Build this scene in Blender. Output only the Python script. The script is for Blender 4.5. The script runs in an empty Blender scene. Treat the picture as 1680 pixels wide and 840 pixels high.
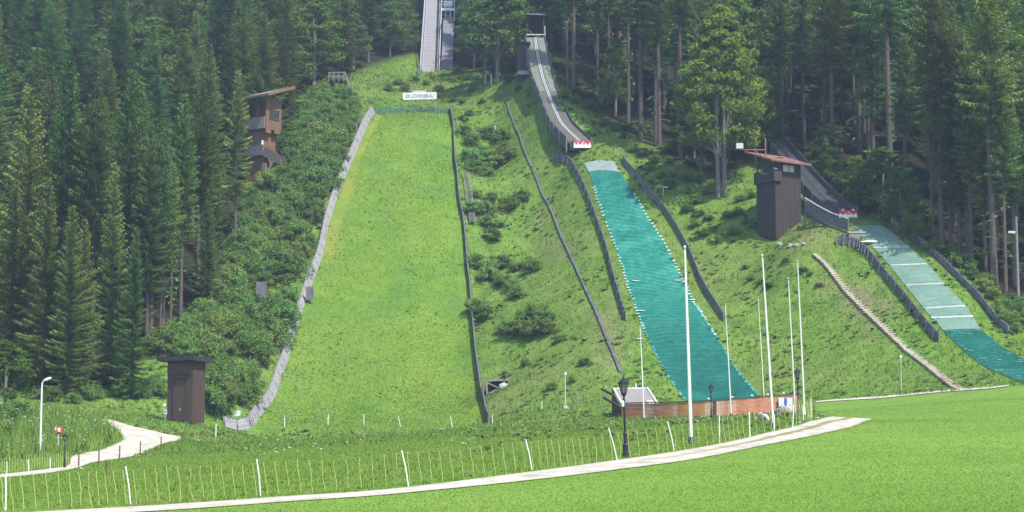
import bpy, bmesh, math, random
import numpy as np
from mathutils import Vector, Matrix, Euler
from mathutils import noise as mnoise

rng = np.random.default_rng(7)
random.seed(7)
scene = bpy.context.scene
col = scene.collection
PI = math.pi
R = math.radians

# ------------------------------------------------------------------ camera
F = 3077.0                      # focal length in pixels of a 1680 wide picture
PITCH = math.atan(340 / F)
CP, SP = math.cos(PITCH), math.sin(PITCH)
cam_data = bpy.data.cameras.new('camera')
cam = bpy.data.objects.new('camera', cam_data)
col.objects.link(cam)
cam_data.sensor_width = 36.0
cam_data.lens = 36.0 * F / 1680
cam_data.clip_start = 0.5
cam_data.clip_end = 3000
cam.location = (0, 0, 0)
cam.rotation_euler = (PI / 2 + PITCH, 0, 0)
scene.camera = cam

def ray(px, py):
    dx = (px - 840) / F
    dy = (420 - py) / F
    d = Vector((dx, CP - dy * SP, SP + dy * CP))
    return d / d.y              # unit depth along Y

def W(px, py, Y):
    return ray(px, py) * Y

def scl(Y):
    return Y / F                # metres per pixel

# ------------------------------------------------------------------ terrain
CTRL_PX = [
 # meadow in front
 (1680,840,54),(1250,840,56),(840,840,58),(420,840,60),(0,840,60),
 (210,828,64),(425,815,67),(640,806,67),(860,783,72),(1000,765,77),(1133,735,88),(1300,708,98),(1425,691,113),(1345,690,112),
 (1500,740,84),(1680,740,86),(1680,690,108),(1500,690,110),(1680,640,158),(1540,660,140),
 (1350,658,174),(1450,651,172),(1580,640,166),(1650,633,163),(1680,628,160),
 # strip between fence and slopes
 (640,740,108),(425,770,92),(640,715,148),(840,740,102),(840,705,168),(1000,705,128),(1100,697,140),(1200,690,140),(1300,684,130),
 (1040,690,164),(1180,684,160),(1300,680,154),(950,690,160),(930,670,182),
 # left
 (0,782,104),(65,750,130),(115,765,116),(200,742,138),(252,735,142),(297,722,162),(180,692,170),(60,668,178),(300,692,175),(0,700,152),(120,705,158),
 (100,645,186),(20,620,192),(180,640,188),(260,548,205),(360,460,221),(330,610,192),(400,560,205),(400,400,232),(450,290,251),(430,345,240),
 (545,135,292),(600,150,290),(480,240,262),(375,712,190),(400,660,196),
 # top
 (690,122,316),(640,140,300),(740,124,311),(800,140,287),(850,140,278),(770,160,287),
 # between first and second hill
 (800,217,272),(800,285,258),(800,440,231),(800,560,211),(830,640,196),(870,340,243),(870,440,229),(900,560,207),(860,250,256),(850,215,264),
 # second hill
 (1175,655,186),(1130,630,189),(1110,560,197),(1080,480,209),(1040,400,221),(1010,330,231),(985,268,240),(955,245,246),
 (897,200,256),(880,176,262),(868,142,272),(922,200,255),(906,152,263.5),(888,100,276),(900,300,246),(930,400,228),(980,500,209),(1010,600,194),
 (1150,500,205),(1130,420,217),(1080,330,229),(1020,255,241),(1060,240,246),(1000,200,256),(950,150,268),
 (1187,325,227),(1250,520,201),(1250,600,189),(1250,440,210),(1290,400,206),(1250,330,222),(1250,250,238),(1350,560,191),(1350,470,200),
 # third hill
 (1430,375,206),(1460,420,200),(1530,490,190),(1580,560,180),(1630,600,172),(1660,610,168),(1400,360,210),(1450,520,190),(1420,440,200),(1480,580,182),
 (1560,440,197),(1590,430,200),(1680,490,194),(1680,540,182),(1500,360,212),(1330,330,222),(1400,280,232),
]
for row, Y, xl, xr in ((187,272,612,740),(212,262,598,745),(285,248,570,753),(360,237.5,543,763),(440,227.4,518,768),(520,219,492,774),(597,210,467,783),(650,202,447,792),(690,192,425,800)):
    for px in (xl, (xl + xr) / 2, xr):
        CTRL_PX.append((px, row, Y))
CTRL_W = [(0,-60,-1.8),(0,0,-1.75),(-30,0,-1.75),(30,0,-1.6),(0,30,-1.65),(-30,30,-1.7),(30,30,-1.5),(-70,40,-1.7),(70,40,-1.0),(-100,-60,-2),(100,-60,-1.5),
 (-60,100,-1.0),(-100,110,0),(-150,110,2),(70,100,2.6),(100,110,4.5),(150,110,8),(-75,150,3),(-120,150,7),
 (-90,190,11),(-90,230,29),(-140,200,22),(-140,260,52),(-85,290,62),(-95,350,98),(0,350,83),(-14,350,83),(-40,350,90),(45,350,93),(90,350,105),(150,350,120),
 (60,290,66),(85,300,76),(85,240,44),(100,200,23),(75,180,12.5),(75,165,7.5),(130,180,24),(150,240,62),(-150,350,108),(0,420,122),(-100,420,140),(100,420,145),(150,420,160),(-150,420,150),(20,320,74),(-55,300,64)]
P = np.array([tuple(W(*c)) for c in CTRL_PX] + CTRL_W, dtype=float)
def _kern(a, b):
    d2 = ((a[:, None, :] - b[None, :, :]) ** 2).sum(2)
    return np.where(d2 > 1e-9, 0.5 * d2 * np.log(d2 + 1e-12), 0)
XY = P[:, :2] / 100
N = len(P)
A = np.zeros((N + 3, N + 3))
A[:N, :N] = _kern(XY, XY) + np.eye(N) * 0.0006
A[:N, N] = 1; A[:N, N + 1:] = XY
A[N, :N] = 1; A[N + 1:, :N] = XY.T
SOL = np.linalg.solve(A, np.concatenate([P[:, 2], np.zeros(3)]))
STEP = 0.9
GX = np.arange(-150, 150.01, STEP); GY = np.arange(-50, 420.01, STEP)
def rbf(pts):
    out = np.empty(len(pts))
    for i in range(0, len(pts), 20000):
        q = pts[i:i + 20000] / 100
        out[i:i + 20000] = _kern(q, XY) @ SOL[:N] + SOL[N] + q @ SOL[N + 1:]
    return out
gx, gy = np.meshgrid(GX, GY)
gpts = np.stack([gx.ravel(), gy.ravel()], 1)
# coarse evaluation (every third node), then bilinear refinement keeps it fast and smooth
GZ = rbf(gpts).reshape(gx.shape)

def zat(x, y):
    """terrain height (scalars or arrays)"""
    x = np.asarray(x, float); y = np.asarray(y, float)
    u = np.clip((x - GX[0]) / STEP, 0, len(GX) - 1.001); v = np.clip((y - GY[0]) / STEP, 0, len(GY) - 1.001)
    i = u.astype(int); j = v.astype(int); fu = u - i; fv = v - j
    return (GZ[j, i] * (1 - fu) * (1 - fv) + GZ[j, i + 1] * fu * (1 - fv) + GZ[j + 1, i] * (1 - fu) * fv + GZ[j + 1, i + 1] * fu * fv)
def Z(x, y):
    return float(zat(x, y))

def at(px, py, dz=0.0):
    """where the sight line through a picture point meets the terrain"""
    d = ray(px, py)
    ys = np.arange(40, 419, 0.25)
    below = d.z * ys < zat(d.x * ys, ys) + dz
    k = int(np.argmax(below)) if below.any() else len(ys) - 1
    a, b = ys[max(k - 1, 0)], ys[k]
    for _ in range(18):
        m = (a + b) / 2
        if d.z * m < Z(d.x * m, m) + dz: b = m
        else: a = m
    p = d * b
    return Vector((p.x, p.y, Z(p.x, p.y) + dz))

def topix(x, y, z):
    x = np.asarray(x, float); y = np.asarray(y, float); z = np.asarray(z, float)
    fwd = y * CP + z * SP; up = -y * SP + z * CP
    fwd = np.where(fwd < 1, 1, fwd)
    return 840 + F * x / fwd, 420 - F * up / fwd

def inpoly(px, py, poly):
    px = np.asarray(px, float); py = np.asarray(py, float)
    c = np.zeros(px.shape, bool)
    n = len(poly)
    for k in range(n):
        x0, y0 = poly[k]; x1, y1 = poly[(k + 1) % n]
        if y0 == y1: continue
        t = ((y0 > py) != (y1 > py)) & (px < (x1 - x0) * (py - y0) / (y1 - y0) + x0)
        c ^= t
    return c

# ------------------------------------------------------------------ materials
def nmat(name):
    m = bpy.data.materials.new(name); m.use_nodes = True
    nt = m.node_tree; nt.nodes.clear()
    out = nt.nodes.new('ShaderNodeOutputMaterial')
    return m, nt, out
def nd(nt, t, **kw):
    n = nt.nodes.new(t)
    for k, v in kw.items():
        if k in n.inputs.keys() if isinstance(k, str) else False: n.inputs[k].default_value = v
        else: setattr(n, k, v)
    return n
def noise_node(nt, vec, scale, detail=4, rough=0.55):
    n = nt.nodes.new('ShaderNodeTexNoise'); n.inputs['Scale'].default_value = scale
    n.inputs['Detail'].default_value = detail; n.inputs['Roughness'].default_value = rough
    if vec is not None: nt.links.new(vec, n.inputs['Vector'])
    return n.outputs['Fac']
def ramp(nt, fac, stops):
    r = nt.nodes.new('ShaderNodeValToRGB')
    el = r.color_ramp.elements
    while len(el) < len(stops): el.new(0.5)
    for e, (p, c) in zip(el, stops):
        e.position = p; e.color = (c[0], c[1], c[2], 1)
    nt.links.new(fac, r.inputs['Fac'])
    return r.outputs['Color']
def mixc(nt, fac, a, b, mode='MIX'):
    m = nt.nodes.new('ShaderNodeMix'); m.data_type = 'RGBA'; m.blend_type = mode
    for s, v in ((m.inputs[0], fac), (m.inputs[6], a), (m.inputs[7], b)):
        if isinstance(v, (int, float)): s.default_value = v
        elif isinstance(v, (tuple, list)): s.default_value = (v[0], v[1], v[2], 1)
        else: nt.links.new(v, s)
    return m.outputs[2]
def mth(nt, op, a, b=None, clamp=False):
    m = nt.nodes.new('ShaderNodeMath'); m.operation = op; m.use_clamp = clamp
    for s, v in zip(m.inputs, (a, b)):
        if v is None: continue
        if isinstance(v, (int, float)): s.default_value = v
        else: nt.links.new(v, s)
    return m.outputs[0]
def bumpn(nt, h, strength, dist=0.1):
    b = nt.nodes.new('ShaderNodeBump'); b.inputs['Strength'].default_value = strength; b.inputs['Distance'].default_value = dist
    nt.links.new(h, b.inputs['Height'])
    return b.outputs['Normal']

def paint(name, c, rough=0.6, var=0.25, scale=1.5, metal=0.0, stretch=None, streak=None, spec=0.3):
    """weathered surface: colour c broken up by two noises in object space, optional stretched streaks (wood grain, rain runs)"""
    m, nt, out = nmat(name)
    tc = nt.nodes.new('ShaderNodeTexCoord'); v = tc.outputs['Object']
    if stretch:
        mp = nt.nodes.new('ShaderNodeMapping'); mp.inputs['Scale'].default_value = stretch
        nt.links.new(v, mp.inputs['Vector']); v2 = mp.outputs['Vector']
    else: v2 = v
    n1 = noise_node(nt, v2, scale, 5, 0.6); n2 = noise_node(nt, v, scale * 0.31, 3)
    lo = [x * (1 - var) for x in c]; hi = [min(1, x * (1 + var)) for x in c]
    cc = ramp(nt, n1, [(0.3, lo), (0.7, hi)])
    cc = mixc(nt, mth(nt, 'MULTIPLY', n2, 0.5), cc, streak if streak else [x * 0.7 for x in c])
    oi = nt.nodes.new('ShaderNodeObjectInfo')
    hs = nt.nodes.new('ShaderNodeHueSaturation'); nt.links.new(cc, hs.inputs['Color'])
    nt.links.new(mth(nt, 'ADD', mth(nt, 'MULTIPLY', oi.outputs['Random'], 0.2), 0.9), hs.inputs['Value'])
    b = nt.nodes.new('ShaderNodeBsdfPrincipled')
    nt.links.new(hs.outputs['Color'], b.inputs['Base Color'])
    b.inputs['Roughness'].default_value = rough; b.inputs['Metallic'].default_value = metal
    b.inputs['Specular IOR Level'].default_value = spec
    nt.links.new(bumpn(nt, n1, 0.35, 0.02), b.inputs['Normal'])
    nt.links.new(b.outputs[0], out.inputs[0])
    return m

def leafmat(name, dark, mid, light, transl=0.35, scale=0.35, hue=0.03, val=0.35, up=0.0):
    """foliage: clump sized and tree to tree variation, thin leaves that let some light through"""
    m, nt, out = nmat(name)
    g = nt.nodes.new('ShaderNodeNewGeometry')
    n1 = noise_node(nt, g.outputs['Position'], scale, 3)
    n2 = noise_node(nt, g.outputs['Position'], scale * 7, 2)
    f = mth(nt, 'ADD', mth(nt, 'MULTIPLY', n1, 0.6), mth(nt, 'MULTIPLY', n2, 0.4))
    c = ramp(nt, f, [(0.33, dark), (0.5, mid), (0.68, light)])
    oi = nt.nodes.new('ShaderNodeObjectInfo')
    hs = nt.nodes.new('ShaderNodeHueSaturation'); nt.links.new(c, hs.inputs['Color'])
    rnd = oi.outputs['Random']
    nt.links.new(mth(nt, 'ADD', mth(nt, 'MULTIPLY', rnd, val), 1 - val / 2), hs.inputs['Value'])
    r2 = mth(nt, 'FRACT', mth(nt, 'MULTIPLY', rnd, 17.3))
    nt.links.new(mth(nt, 'ADD', mth(nt, 'MULTIPLY', r2, hue), 0.5 - hue / 2), hs.inputs['Hue'])
    d = nt.nodes.new('ShaderNodeBsdfDiffuse'); t = nt.nodes.new('ShaderNodeBsdfTranslucent')
    nt.links.new(hs.outputs['Color'], d.inputs['Color'])
    tcol = mixc(nt, 1.0, hs.outputs['Color'], (1.15, 1.1, 0.5), 'MULTIPLY')
    nt.links.new(tcol, t.inputs['Color'])
    if up > 0:
        va = nt.nodes.new('ShaderNodeVectorMath'); va.operation = 'ADD'; nt.links.new(g.outputs['Normal'], va.inputs[0]); va.inputs[1].default_value = (0, 0, up)
        vn = nt.nodes.new('ShaderNodeVectorMath'); vn.operation = 'NORMALIZE'; nt.links.new(va.outputs[0], vn.inputs[0]); nt.links.new(vn.outputs[0], d.inputs['Normal'])
    mx = nt.nodes.new('ShaderNodeMixShader'); mx.inputs[0].default_value = transl
    nt.links.new(d.outputs[0], mx.inputs[1]); nt.links.new(t.outputs[0], mx.inputs[2])
    nt.links.new(mx.outputs[0], out.inputs[0])
    return m

def flat(name, c, rough=0.5, metal=0.0):
    return paint(name, c, rough, 0.06, 2.0, metal)

M = {}
M['spruce'] = leafmat('spruce_needles', (.050,.096,.032), (.112,.182,.050), (.19,.27,.075), 0.25, .5, .09, .75, .5)
M['larch'] = leafmat('larch_needles', (.06,.12,.05), (.09,.18,.065), (.13,.24,.085), 0.35, up=.6)
M['broad'] = leafmat('broad_leaves', (.052,.10,.022), (.09,.165,.034), (.15,.24,.05), 0.35, 0.3, up=.6)
M['broadlight'] = leafmat('light_broad_leaves', (.08,.14,.025), (.14,.22,.038), (.22,.305,.06), 0.4, 0.35, .01, .05, .7)
M['bush'] = leafmat('bush_leaves', (.080,.15,.038), (.13,.225,.056), (.20,.295,.085), 0.3, 0.5, 0.05, 0.5, .7)
M['bark'] = paint('spruce_bark', (.10,.082,.068), 0.9, 0.35, 3, stretch=(4,4,.6))
M['barkgrey'] = paint('beech_bark', (.17,.16,.14), 0.9, 0.35, 3, stretch=(3,3,.8))
M['wood_dark'] = paint('dark_stained_wood', (.046,.036,.032), 0.75, 0.45, 2.2, stretch=(6,6,.35), streak=(.075,.065,.065))
M['wood_hut'] = paint('brown_stained_wood', (.082,.054,.040), 0.75, 0.35, 2.2, stretch=(6,6,.35), streak=(.045,.034,.03))
M['wood_brown'] = paint('red_brown_wood', (.185,.108,.062), 0.75, 0.3, 2.2, stretch=(6,6,.35), streak=(.15,.075,.05))
M['wood_grey'] = paint('weathered_grey_wood', (.24,.22,.21), 0.85, 0.3, 2.0, stretch=(5,5,.8), streak=(.15,.14,.14))
M['wood_wall'] = paint('grey_side_boards', (.215,.21,.215), 0.8, 0.2, 1.4, stretch=(1,1,3), streak=(.25,.24,.25))
M['wood_greydark'] = paint('dark_grey_side_boards', (.15,.15,.165), 0.85, 0.35, 1.4, stretch=(1,1,3), streak=(.1,.1,.11))
M['wood_greylight'] = paint('lighter_side_boards', (.20,.20,.215), 0.85, 0.3, 1.4, stretch=(1,1,3))
M['steel'] = paint('galvanised_steel', (.55,.57,.60), 0.45, 0.15, 3, 0.3)
M['steel_dark'] = paint('dark_steel', (.10,.11,.13), 0.5, 0.25, 3, 0.3)
M['white'] = paint('white_paint', (.78,.78,.77), 0.45, 0.08, 2)
M['pole'] = paint('white_pole_paint', (.74,.74,.72), 0.35, 0.08, 2, stretch=(3,3,.3))
M['whitegrey'] = paint('off_white_board', (.58,.58,.56), 0.6, 0.12, 3)
M['black'] = paint('black_iron', (.018,.02,.022), 0.5, 0.3, 3)
M['slate'] = paint('black_roof_felt', (.03,.032,.038), 0.8, 0.3, 3)
M['roofpale'] = paint('pale_roof_sheet', (.42,.38,.35), 0.6, 0.15, 2)
M['roofred'] = paint('rust_red_roof_sheet', (.185,.085,.068), 0.65, 0.35, 1.5, stretch=(1,1,1), streak=(.2,.13,.11))
M['rust'] = paint('rust_red_boards', (.36,.13,.075), 0.8, 0.3, 1.2, stretch=(1,1,3), streak=(.42,.22,.13))
M['rustorange'] = paint('orange_brown_boards', (.36,.17,.06), 0.8, 0.3, 1.2, stretch=(1,1,3), streak=(.3,.15,.08))
M['rustpale'] = paint('faded_pink_boards', (.42,.22,.15), 0.8, 0.3, 1.2, stretch=(1,1,3), streak=(.5,.36,.28))
M['rustpole'] = paint('rusty_steel', (.30,.13,.06), 0.7, 0.3, 4)
M['rubber'] = paint('black_rubber_sheet', (.075,.078,.085), 0.6, 0.4, 0.8, streak=(.16,.16,.17))
M['glass'] = paint('dim_window_glass', (.05,.055,.06), 0.12, 0.1, 1, spec=0.5)
M['paleglass'] = paint('white_window_shutter', (.66,.66,.60), 0.4, 0.06, 1, spec=0.5)
M['red'] = paint('red_banner_cloth', (.55,.05,.09), 0.6, 0.2, 3)
M['pink'] = paint('pink_banner_print', (.75,.35,.45), 0.6, 0.1, 3)
M['bluepale'] = paint('pale_blue_print', (.50,.66,.80), 0.5, 0.12, 2.5)
M['bluedeep'] = paint('deep_blue_print', (.03,.07,.22), 0.5, 0.4, 6, streak=(.1,.18,.35))
M['signblue'] = flat('blue_sign_face', (.10,.26,.55))
M['signred'] = flat('red_sign_face', (.5,.10,.07))
M['letters'] = flat('grey_lettering', (.09,.085,.10))
M['emblem'] = paint('bronze_emblem', (.24,.21,.17), 0.5, 0.2, 4)
M['green'] = flat('light_green_stripe', (.25,.62,.25))
M['netgreen'] = paint('green_netting', (.06,.15,.10), 0.8, 0.4, 3)
M['strand'] = paint('pale_net_twine', (.50,.56,.20), 0.7, 0.15, 3)
M['postpale'] = paint('pale_plastic_post', (.74,.75,.68), 0.5, 0.1, 3)
M['postrust'] = paint('rust_brown_stake', (.15,.085,.05), 0.8, 0.3, 3)
M['wool'] = paint('sheep_wool', (.46,.41,.32), 0.95, 0.25, 9)
M['woolbrown'] = paint('brown_sheep_wool', (.30,.24,.17), 0.95, 0.3, 9)
M['stone'] = paint('pale_stone', (.40,.37,.33), 0.9, 0.3, 3)
M['concrete'] = paint('pale_concrete', (.42,.41,.38), 0.9, 0.2, 1.5)
M['steptan'] = paint('tan_stone', (.46,.40,.315), 0.9, 0.2, 1.5)
M['barwhite'] = paint('faded_white_bar', (.42,.45,.43), .6, .2, 2)
M['deck'] = paint('grey_deck_boards', (.25,.24,.25), 0.8, 0.25, 1.0, stretch=(.6,5,5), streak=(.22,.21,.22))
M['deckmat'] = paint('pale_green_grey_matting', (.155,.18,.14), 0.85, 0.2, 2)
M['lampglass'] = paint('frosted_lamp_glass', (.16,.17,.18), 0.2, 0.1, 2, spec=0.5)

# ------------------------------------------------------------------ mesh builder
class MB:
    def __init__(s): s.v = []; s.f = []; s.m = []
    def face(s, idx, m=0): s.f.append(tuple(idx)); s.m.append(m)
    def quad(s, a, b, c, d, m=0):
        n = len(s.v); s.v += [tuple(a), tuple(b), tuple(c), tuple(d)]; s.face((n, n+1, n+2, n+3), m)
    def hexa(s, c, m=0):
        """8 corners: 4 bottom (ccw), 4 top"""
        n = len(s.v); s.v += [tuple(p) for p in c]
        for q in ((3,2,1,0),(4,5,6,7),(0,1,5,4),(1,2,6,5),(2,3,7,6),(3,0,4,7)): s.face([n+i for i in q], m)
    def box(s, c, size, rz=0, m=0):
        cx, cy, cz = c; hx, hy, hz = size[0]/2, size[1]/2, size[2]/2
        ca, sa = math.cos(rz), math.sin(rz)
        pts = []
        for z in (-hz, hz):
            for x, y in ((-hx,-hy),(hx,-hy),(hx,hy),(-hx,hy)):
                pts.append((cx + x*ca - y*sa, cy + x*sa + y*ca, cz + z))
        s.hexa(pts, m)
    def beam(s, p, q, w, h, m=0):
        p = Vector(p); q = Vector(q); d = (q - p).normalized()
        up = Vector((0,0,1)) if abs(d.z) < 0.95 else Vector((0,1,0))
        sx = d.cross(up).normalized() * (w/2); sy = sx.cross(d).normalized() * (h/2)
        s.hexa([p-sx-sy, p+sx-sy, q+sx-sy, q-sx-sy, p-sx+sy, p+sx+sy, q+sx+sy, q-sx+sy], m)
    def tube(s, pts, rad, n=8, m=0, cap=True):
        pts = [Vector(p) for p in pts]
        if not isinstance(rad, (list, tuple)): rad = [rad] * len(pts)
        base = len(s.v)
        for i, p in enumerate(pts):
            d = (pts[min(i+1, len(pts)-1)] - pts[max(i-1, 0)]).normalized()
            ref = Vector((0,1,0)) if abs(d.y) < 0.9 else Vector((1,0,0))
            a = d.cross(ref).normalized(); b = d.cross(a)
            for k in range(n):
                t = 2*PI*k/n
                s.v.append(tuple(p + (a*math.cos(t) + b*math.sin(t)) * rad[i]))
        for i in range(len(pts)-1):
            for k in range(n):
                s.face((base+i*n+k, base+i*n+(k+1)%n, base+(i+1)*n+(k+1)%n, base+(i+1)*n+k), m)
        if cap:
            s.face([base+k for k in range(n)][::-1], m); s.face([base+(len(pts)-1)*n+k for k in range(n)], m)
    def lathe(s, prof, c=(0,0,0), n=10, m=0):
        s.tube([(c[0], c[1], c[2]+z) for r, z in prof], [max(r, .002) for r, z in prof], n, m)
    def ellipsoid(s, c, r, m=0, nu=10, nv=7, wob=0.0):
        b = len(s.v)
        for j in range(nv+1):
            ph = -PI/2 + PI*j/nv
            for i in range(nu):
                th = 2*PI*i/nu; k = 1 + wob*(random.random()-.5)
                s.v.append((c[0]+r[0]*k*math.cos(ph)*math.cos(th), c[1]+r[1]*k*math.cos(ph)*math.sin(th), c[2]+r[2]*k*math.sin(ph)))
        for j in range(nv):
            for i in range(nu): s.face((b+j*nu+i, b+j*nu+(i+1)%nu, b+(j+1)*nu+(i+1)%nu, b+(j+1)*nu+i), m)
    def build(s, name, mats, parent=None, off=None, smooth=False):
        me = bpy.data.meshes.new(name)
        v = s.v
        if off is not None: v = [(a-off[0], b-off[1], c-off[2]) for a, b, c in v]
        me.from_pydata(v, [], s.f)
        if not isinstance(mats, (list, tuple)): mats = [mats]
        for mt in mats: me.materials.append(mt)
        if len(mats) > 1: me.polygons.foreach_set('material_index', s.m)
        if smooth: me.polygons.foreach_set('use_smooth', [True]*len(me.polygons))
        me.update()
        o = bpy.data.objects.new(name, me); col.objects.link(o)
        if parent is not None: o.parent = parent
        return o

def tag(o, label=None, cat=None, group=None, kind=None):
    if label: o['label'] = label
    if cat: o['category'] = cat
    if group: o['group'] = group
    if kind: o['kind'] = kind
    return o
def thing(name, label, cat, loc, rz=0.0, group=None, scale=1.0):
    o = bpy.data.objects.new(name, None); col.objects.link(o)
    o.empty_display_size = 0.3
    o.location = loc; o.rotation_euler = (0, 0, rz); o.scale = (scale,)*3
    return tag(o, label, cat, group)
def dup(root, loc, rz=0.0, label=None, group=None, scale=None):
    def cp(o, par):
        c = o.copy(); col.objects.link(c); c.parent = par
        for ch in o.children: cp(ch, c)
        return c
    r = cp(root, None)
    r.location = loc; r.rotation_euler = (0, 0, rz)
    if scale is not None: r.scale = (scale,)*3 if not isinstance(scale, tuple) else scale
    if label: r['label'] = label
    if group: r['group'] = group
    return r
def arr_mesh(name, verts, faces, mat, parent=None, attr=None):
    """verts (n,3), faces (m,3) arrays -> one mesh object"""
    me = bpy.data.meshes.new(name)
    nv, nf = len(verts), len(faces); k = faces.shape[1]
    me.vertices.add(nv); me.vertices.foreach_set('co', np.ascontiguousarray(verts, np.float32).ravel())
    me.loops.add(nf*k); me.loops.foreach_set('vertex_index', np.ascontiguousarray(faces, np.int32).ravel())
    me.polygons.add(nf); me.polygons.foreach_set('loop_start', np.arange(0, nf*k, k, dtype=np.int32))
    me.update(calc_edges=True)
    me.materials.append(mat)
    for an, data in (attr or {}).items():
        a = me.color_attributes.new(an, 'FLOAT_COLOR', 'POINT')
        a.data.foreach_set('color', np.ascontiguousarray(data, np.float32).ravel())
    me.validate()
    o = bpy.data.objects.new(name, me); col.objects.link(o)
    if parent is not None: o.parent = parent
    return o

def polyline(pxs, n, dz=0.0):
    """n points evenly spread along a picture polyline, dropped on the terrain"""
    pts = [at(*p) for p in pxs]
    L = [0]
    for a, b in zip(pts, pts[1:]): L.append(L[-1] + (b-a).length)
    out = []
    for i in range(n):
        t = L[-1]*i/(n-1); k = 0
        while k < len(pts)-2 and L[k+1] < t: k += 1
        f = (t-L[k])/max(L[k+1]-L[k], 1e-6)
        p = pts[k].lerp(pts[k+1], f)
        out.append(Vector((p.x, p.y, Z(p.x, p.y)+dz)))
    return out
def spline(pxs, n, dz=0.0):
    """like polyline but rounded (Catmull-Rom in the ground plane)"""
    pts = [at(*p) for p in pxs]
    pts = [pts[0]*2-pts[1]] + pts + [pts[-1]*2-pts[-2]]
    out = []
    m = len(pts)-3
    for i in range(n):
        t = m*i/(n-1); k = min(int(t), m-1); f = t-k
        p0, p1, p2, p3 = pts[k:k+4]
        p = 0.5*((2*p1)+(p2-p0)*f+(2*p0-5*p1+4*p2-p3)*f*f+(3*p1-p0-3*p2+p3)*f**3)
        out.append(Vector((p.x, p.y, Z(p.x, p.y)+dz)))
    return out
def ribbon(name, le, re, n, w, mat, dz, rounded=True, parent=None, off=None):
    """sheet between two picture polylines, draped over the terrain, with UV = (across, along)"""
    fn = spline if rounded else polyline
    a = fn(le, n); b = fn(re, n)
    v = np.zeros((n, w, 3)); uv = np.zeros((n, w, 2))
    for i in range(n):
        for j in range(w):
            f = j/(w-1); p = a[i].lerp(b[i], f)
            v[i, j] = (p.x, p.y, Z(p.x, p.y)+dz); uv[i, j] = (f, i/(n-1))
    v = v.reshape(-1, 3); uv = uv.reshape(-1, 2)
    if off is not None: v = v - np.array(off)
    idx = np.arange(n*w).reshape(n, w)
    f = np.stack([idx[:-1,:-1], idx[:-1,1:], idx[1:,1:], idx[1:,:-1]], -1).reshape(-1, 4)
    o = arr_mesh(name, v, f, mat, parent)
    me = o.data
    uvl = me.uv_layers.new(name='UVMap')
    li = np.empty(len(me.loops), np.int32); me.loops.foreach_get('vertex_index', li)
    uvl.data.foreach_set('uv', np.ascontiguousarray(uv[li], np.float32).ravel())
    if me.polygons[0].normal.z < 0: me.flip_normals()
    return o
# ------------------------------------------------------------------ ground
FOREST_L = [(-600,645),(0,640),(120,652),(185,640),(262,556),(330,522),(388,420),(402,330),(412,292),(470,240),(482,165),(540,135),(610,110),(690,84),(690,-900),(-900,-900),(-900,645)]
FOREST_R = [(690,84),(745,108),(800,128),(850,118),(892,100),(932,150),(985,196),(1062,238),(1122,268),(1185,308),(1240,255),(1290,262),(1345,318),(1425,345),(1468,362),(1505,398),(1570,428),(1640,490),(1690,508),(2400,640),(2400,-900),(690,-900)]
MEADOW = [(150,837),(640,809),(1000,768),(1133,748),(1300,714),(1428,690),(1336,681),(1340,659),(1450,652),(1580,642),(1650,634),(2300,600),(2300,6000),(-900,6000),(-900,848)]
LAWN = [(617,188),(600,213),(580,260),(562,303),(543,357),(530,420),(512,470),(495,515),(477,575),(460,625),(437,672),(412,705),(640,712),(815,702),(800,692),(785,625),(777,570),(770,485),(765,440),(760,370),(752,323),(745,247),(738,184)]
DRY = [(617,188),(600,213),(580,260),(562,303),(543,357),(530,420),(545,420),(570,330),(592,260),(612,215),(628,190)]
def blur(a, k):
    for _ in range(k):
        b = np.pad(a, 1, mode='edge')
        a = (b[1:-1,1:-1]*4 + b[:-2,1:-1]*2 + b[2:,1:-1]*2 + b[1:-1,:-2]*2 + b[1:-1,2:]*2 + b[:-2,:-2] + b[2:,2:] + b[:-2,2:] + b[2:,:-2]) / 16
    return a
gpx, gpy = topix(gx, gy, GZ)
near = gy < 45
def zone(poly, k): return blur(inpoly(gpx, gpy, poly).astype(float), k)
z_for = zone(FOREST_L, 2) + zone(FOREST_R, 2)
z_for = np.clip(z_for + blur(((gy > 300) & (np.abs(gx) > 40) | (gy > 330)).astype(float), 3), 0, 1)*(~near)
z_mea = np.clip(np.where(near, 1, blur((inpoly(gpx, gpy, MEADOW) | near).astype(float), 1)), 0, 1)
z_lawn = zone(LAWN, 1)*(~near)
z_dry = zone(DRY, 1)*(~near)
# worn earth: beside the tower, along the buried pipe, on the right hand bank, under the banner hill
WORN = [[(1318,372),(1345,375),(1350,392),(1322,402),(1298,400)],[(1330,420),(1350,440),(1420,500),(1470,560),(1440,560),(1380,500),(1345,470)],[(985,480),(1010,540),(1030,600),(1000,600),(975,520)],
        [(585,170),(640,135),(600,160)],[(1385,470),(1440,480),(1460,520),(1400,510)],[(880,300),(905,390),(925,430),(912,440),(890,370)],[(560,708),(700,706),(760,702),(700,712)]]
z_worn = np.zeros_like(gx)
for w_ in WORN: z_worn = np.maximum(z_worn, inpoly(gpx, gpy, w_).astype(float))
z_worn = blur(z_worn, 2)*(~near)
idx = np.arange(gx.size).reshape(gx.shape)
faces = np.stack([idx[:-1,:-1], idx[:-1,1:], idx[1:,1:], idx[1:,:-1]], -1).reshape(-1, 4)
verts = np.stack([gx.ravel(), gy.ravel(), GZ.ravel()], 1)
one = np.ones(gx.size)
att = {'zone': np.stack([z_mea.ravel(), z_for.ravel(), z_lawn.ravel(), one], 1), 'zonetwo': np.stack([z_dry.ravel(), z_worn.ravel(), 0*one, one], 1)}

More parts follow.
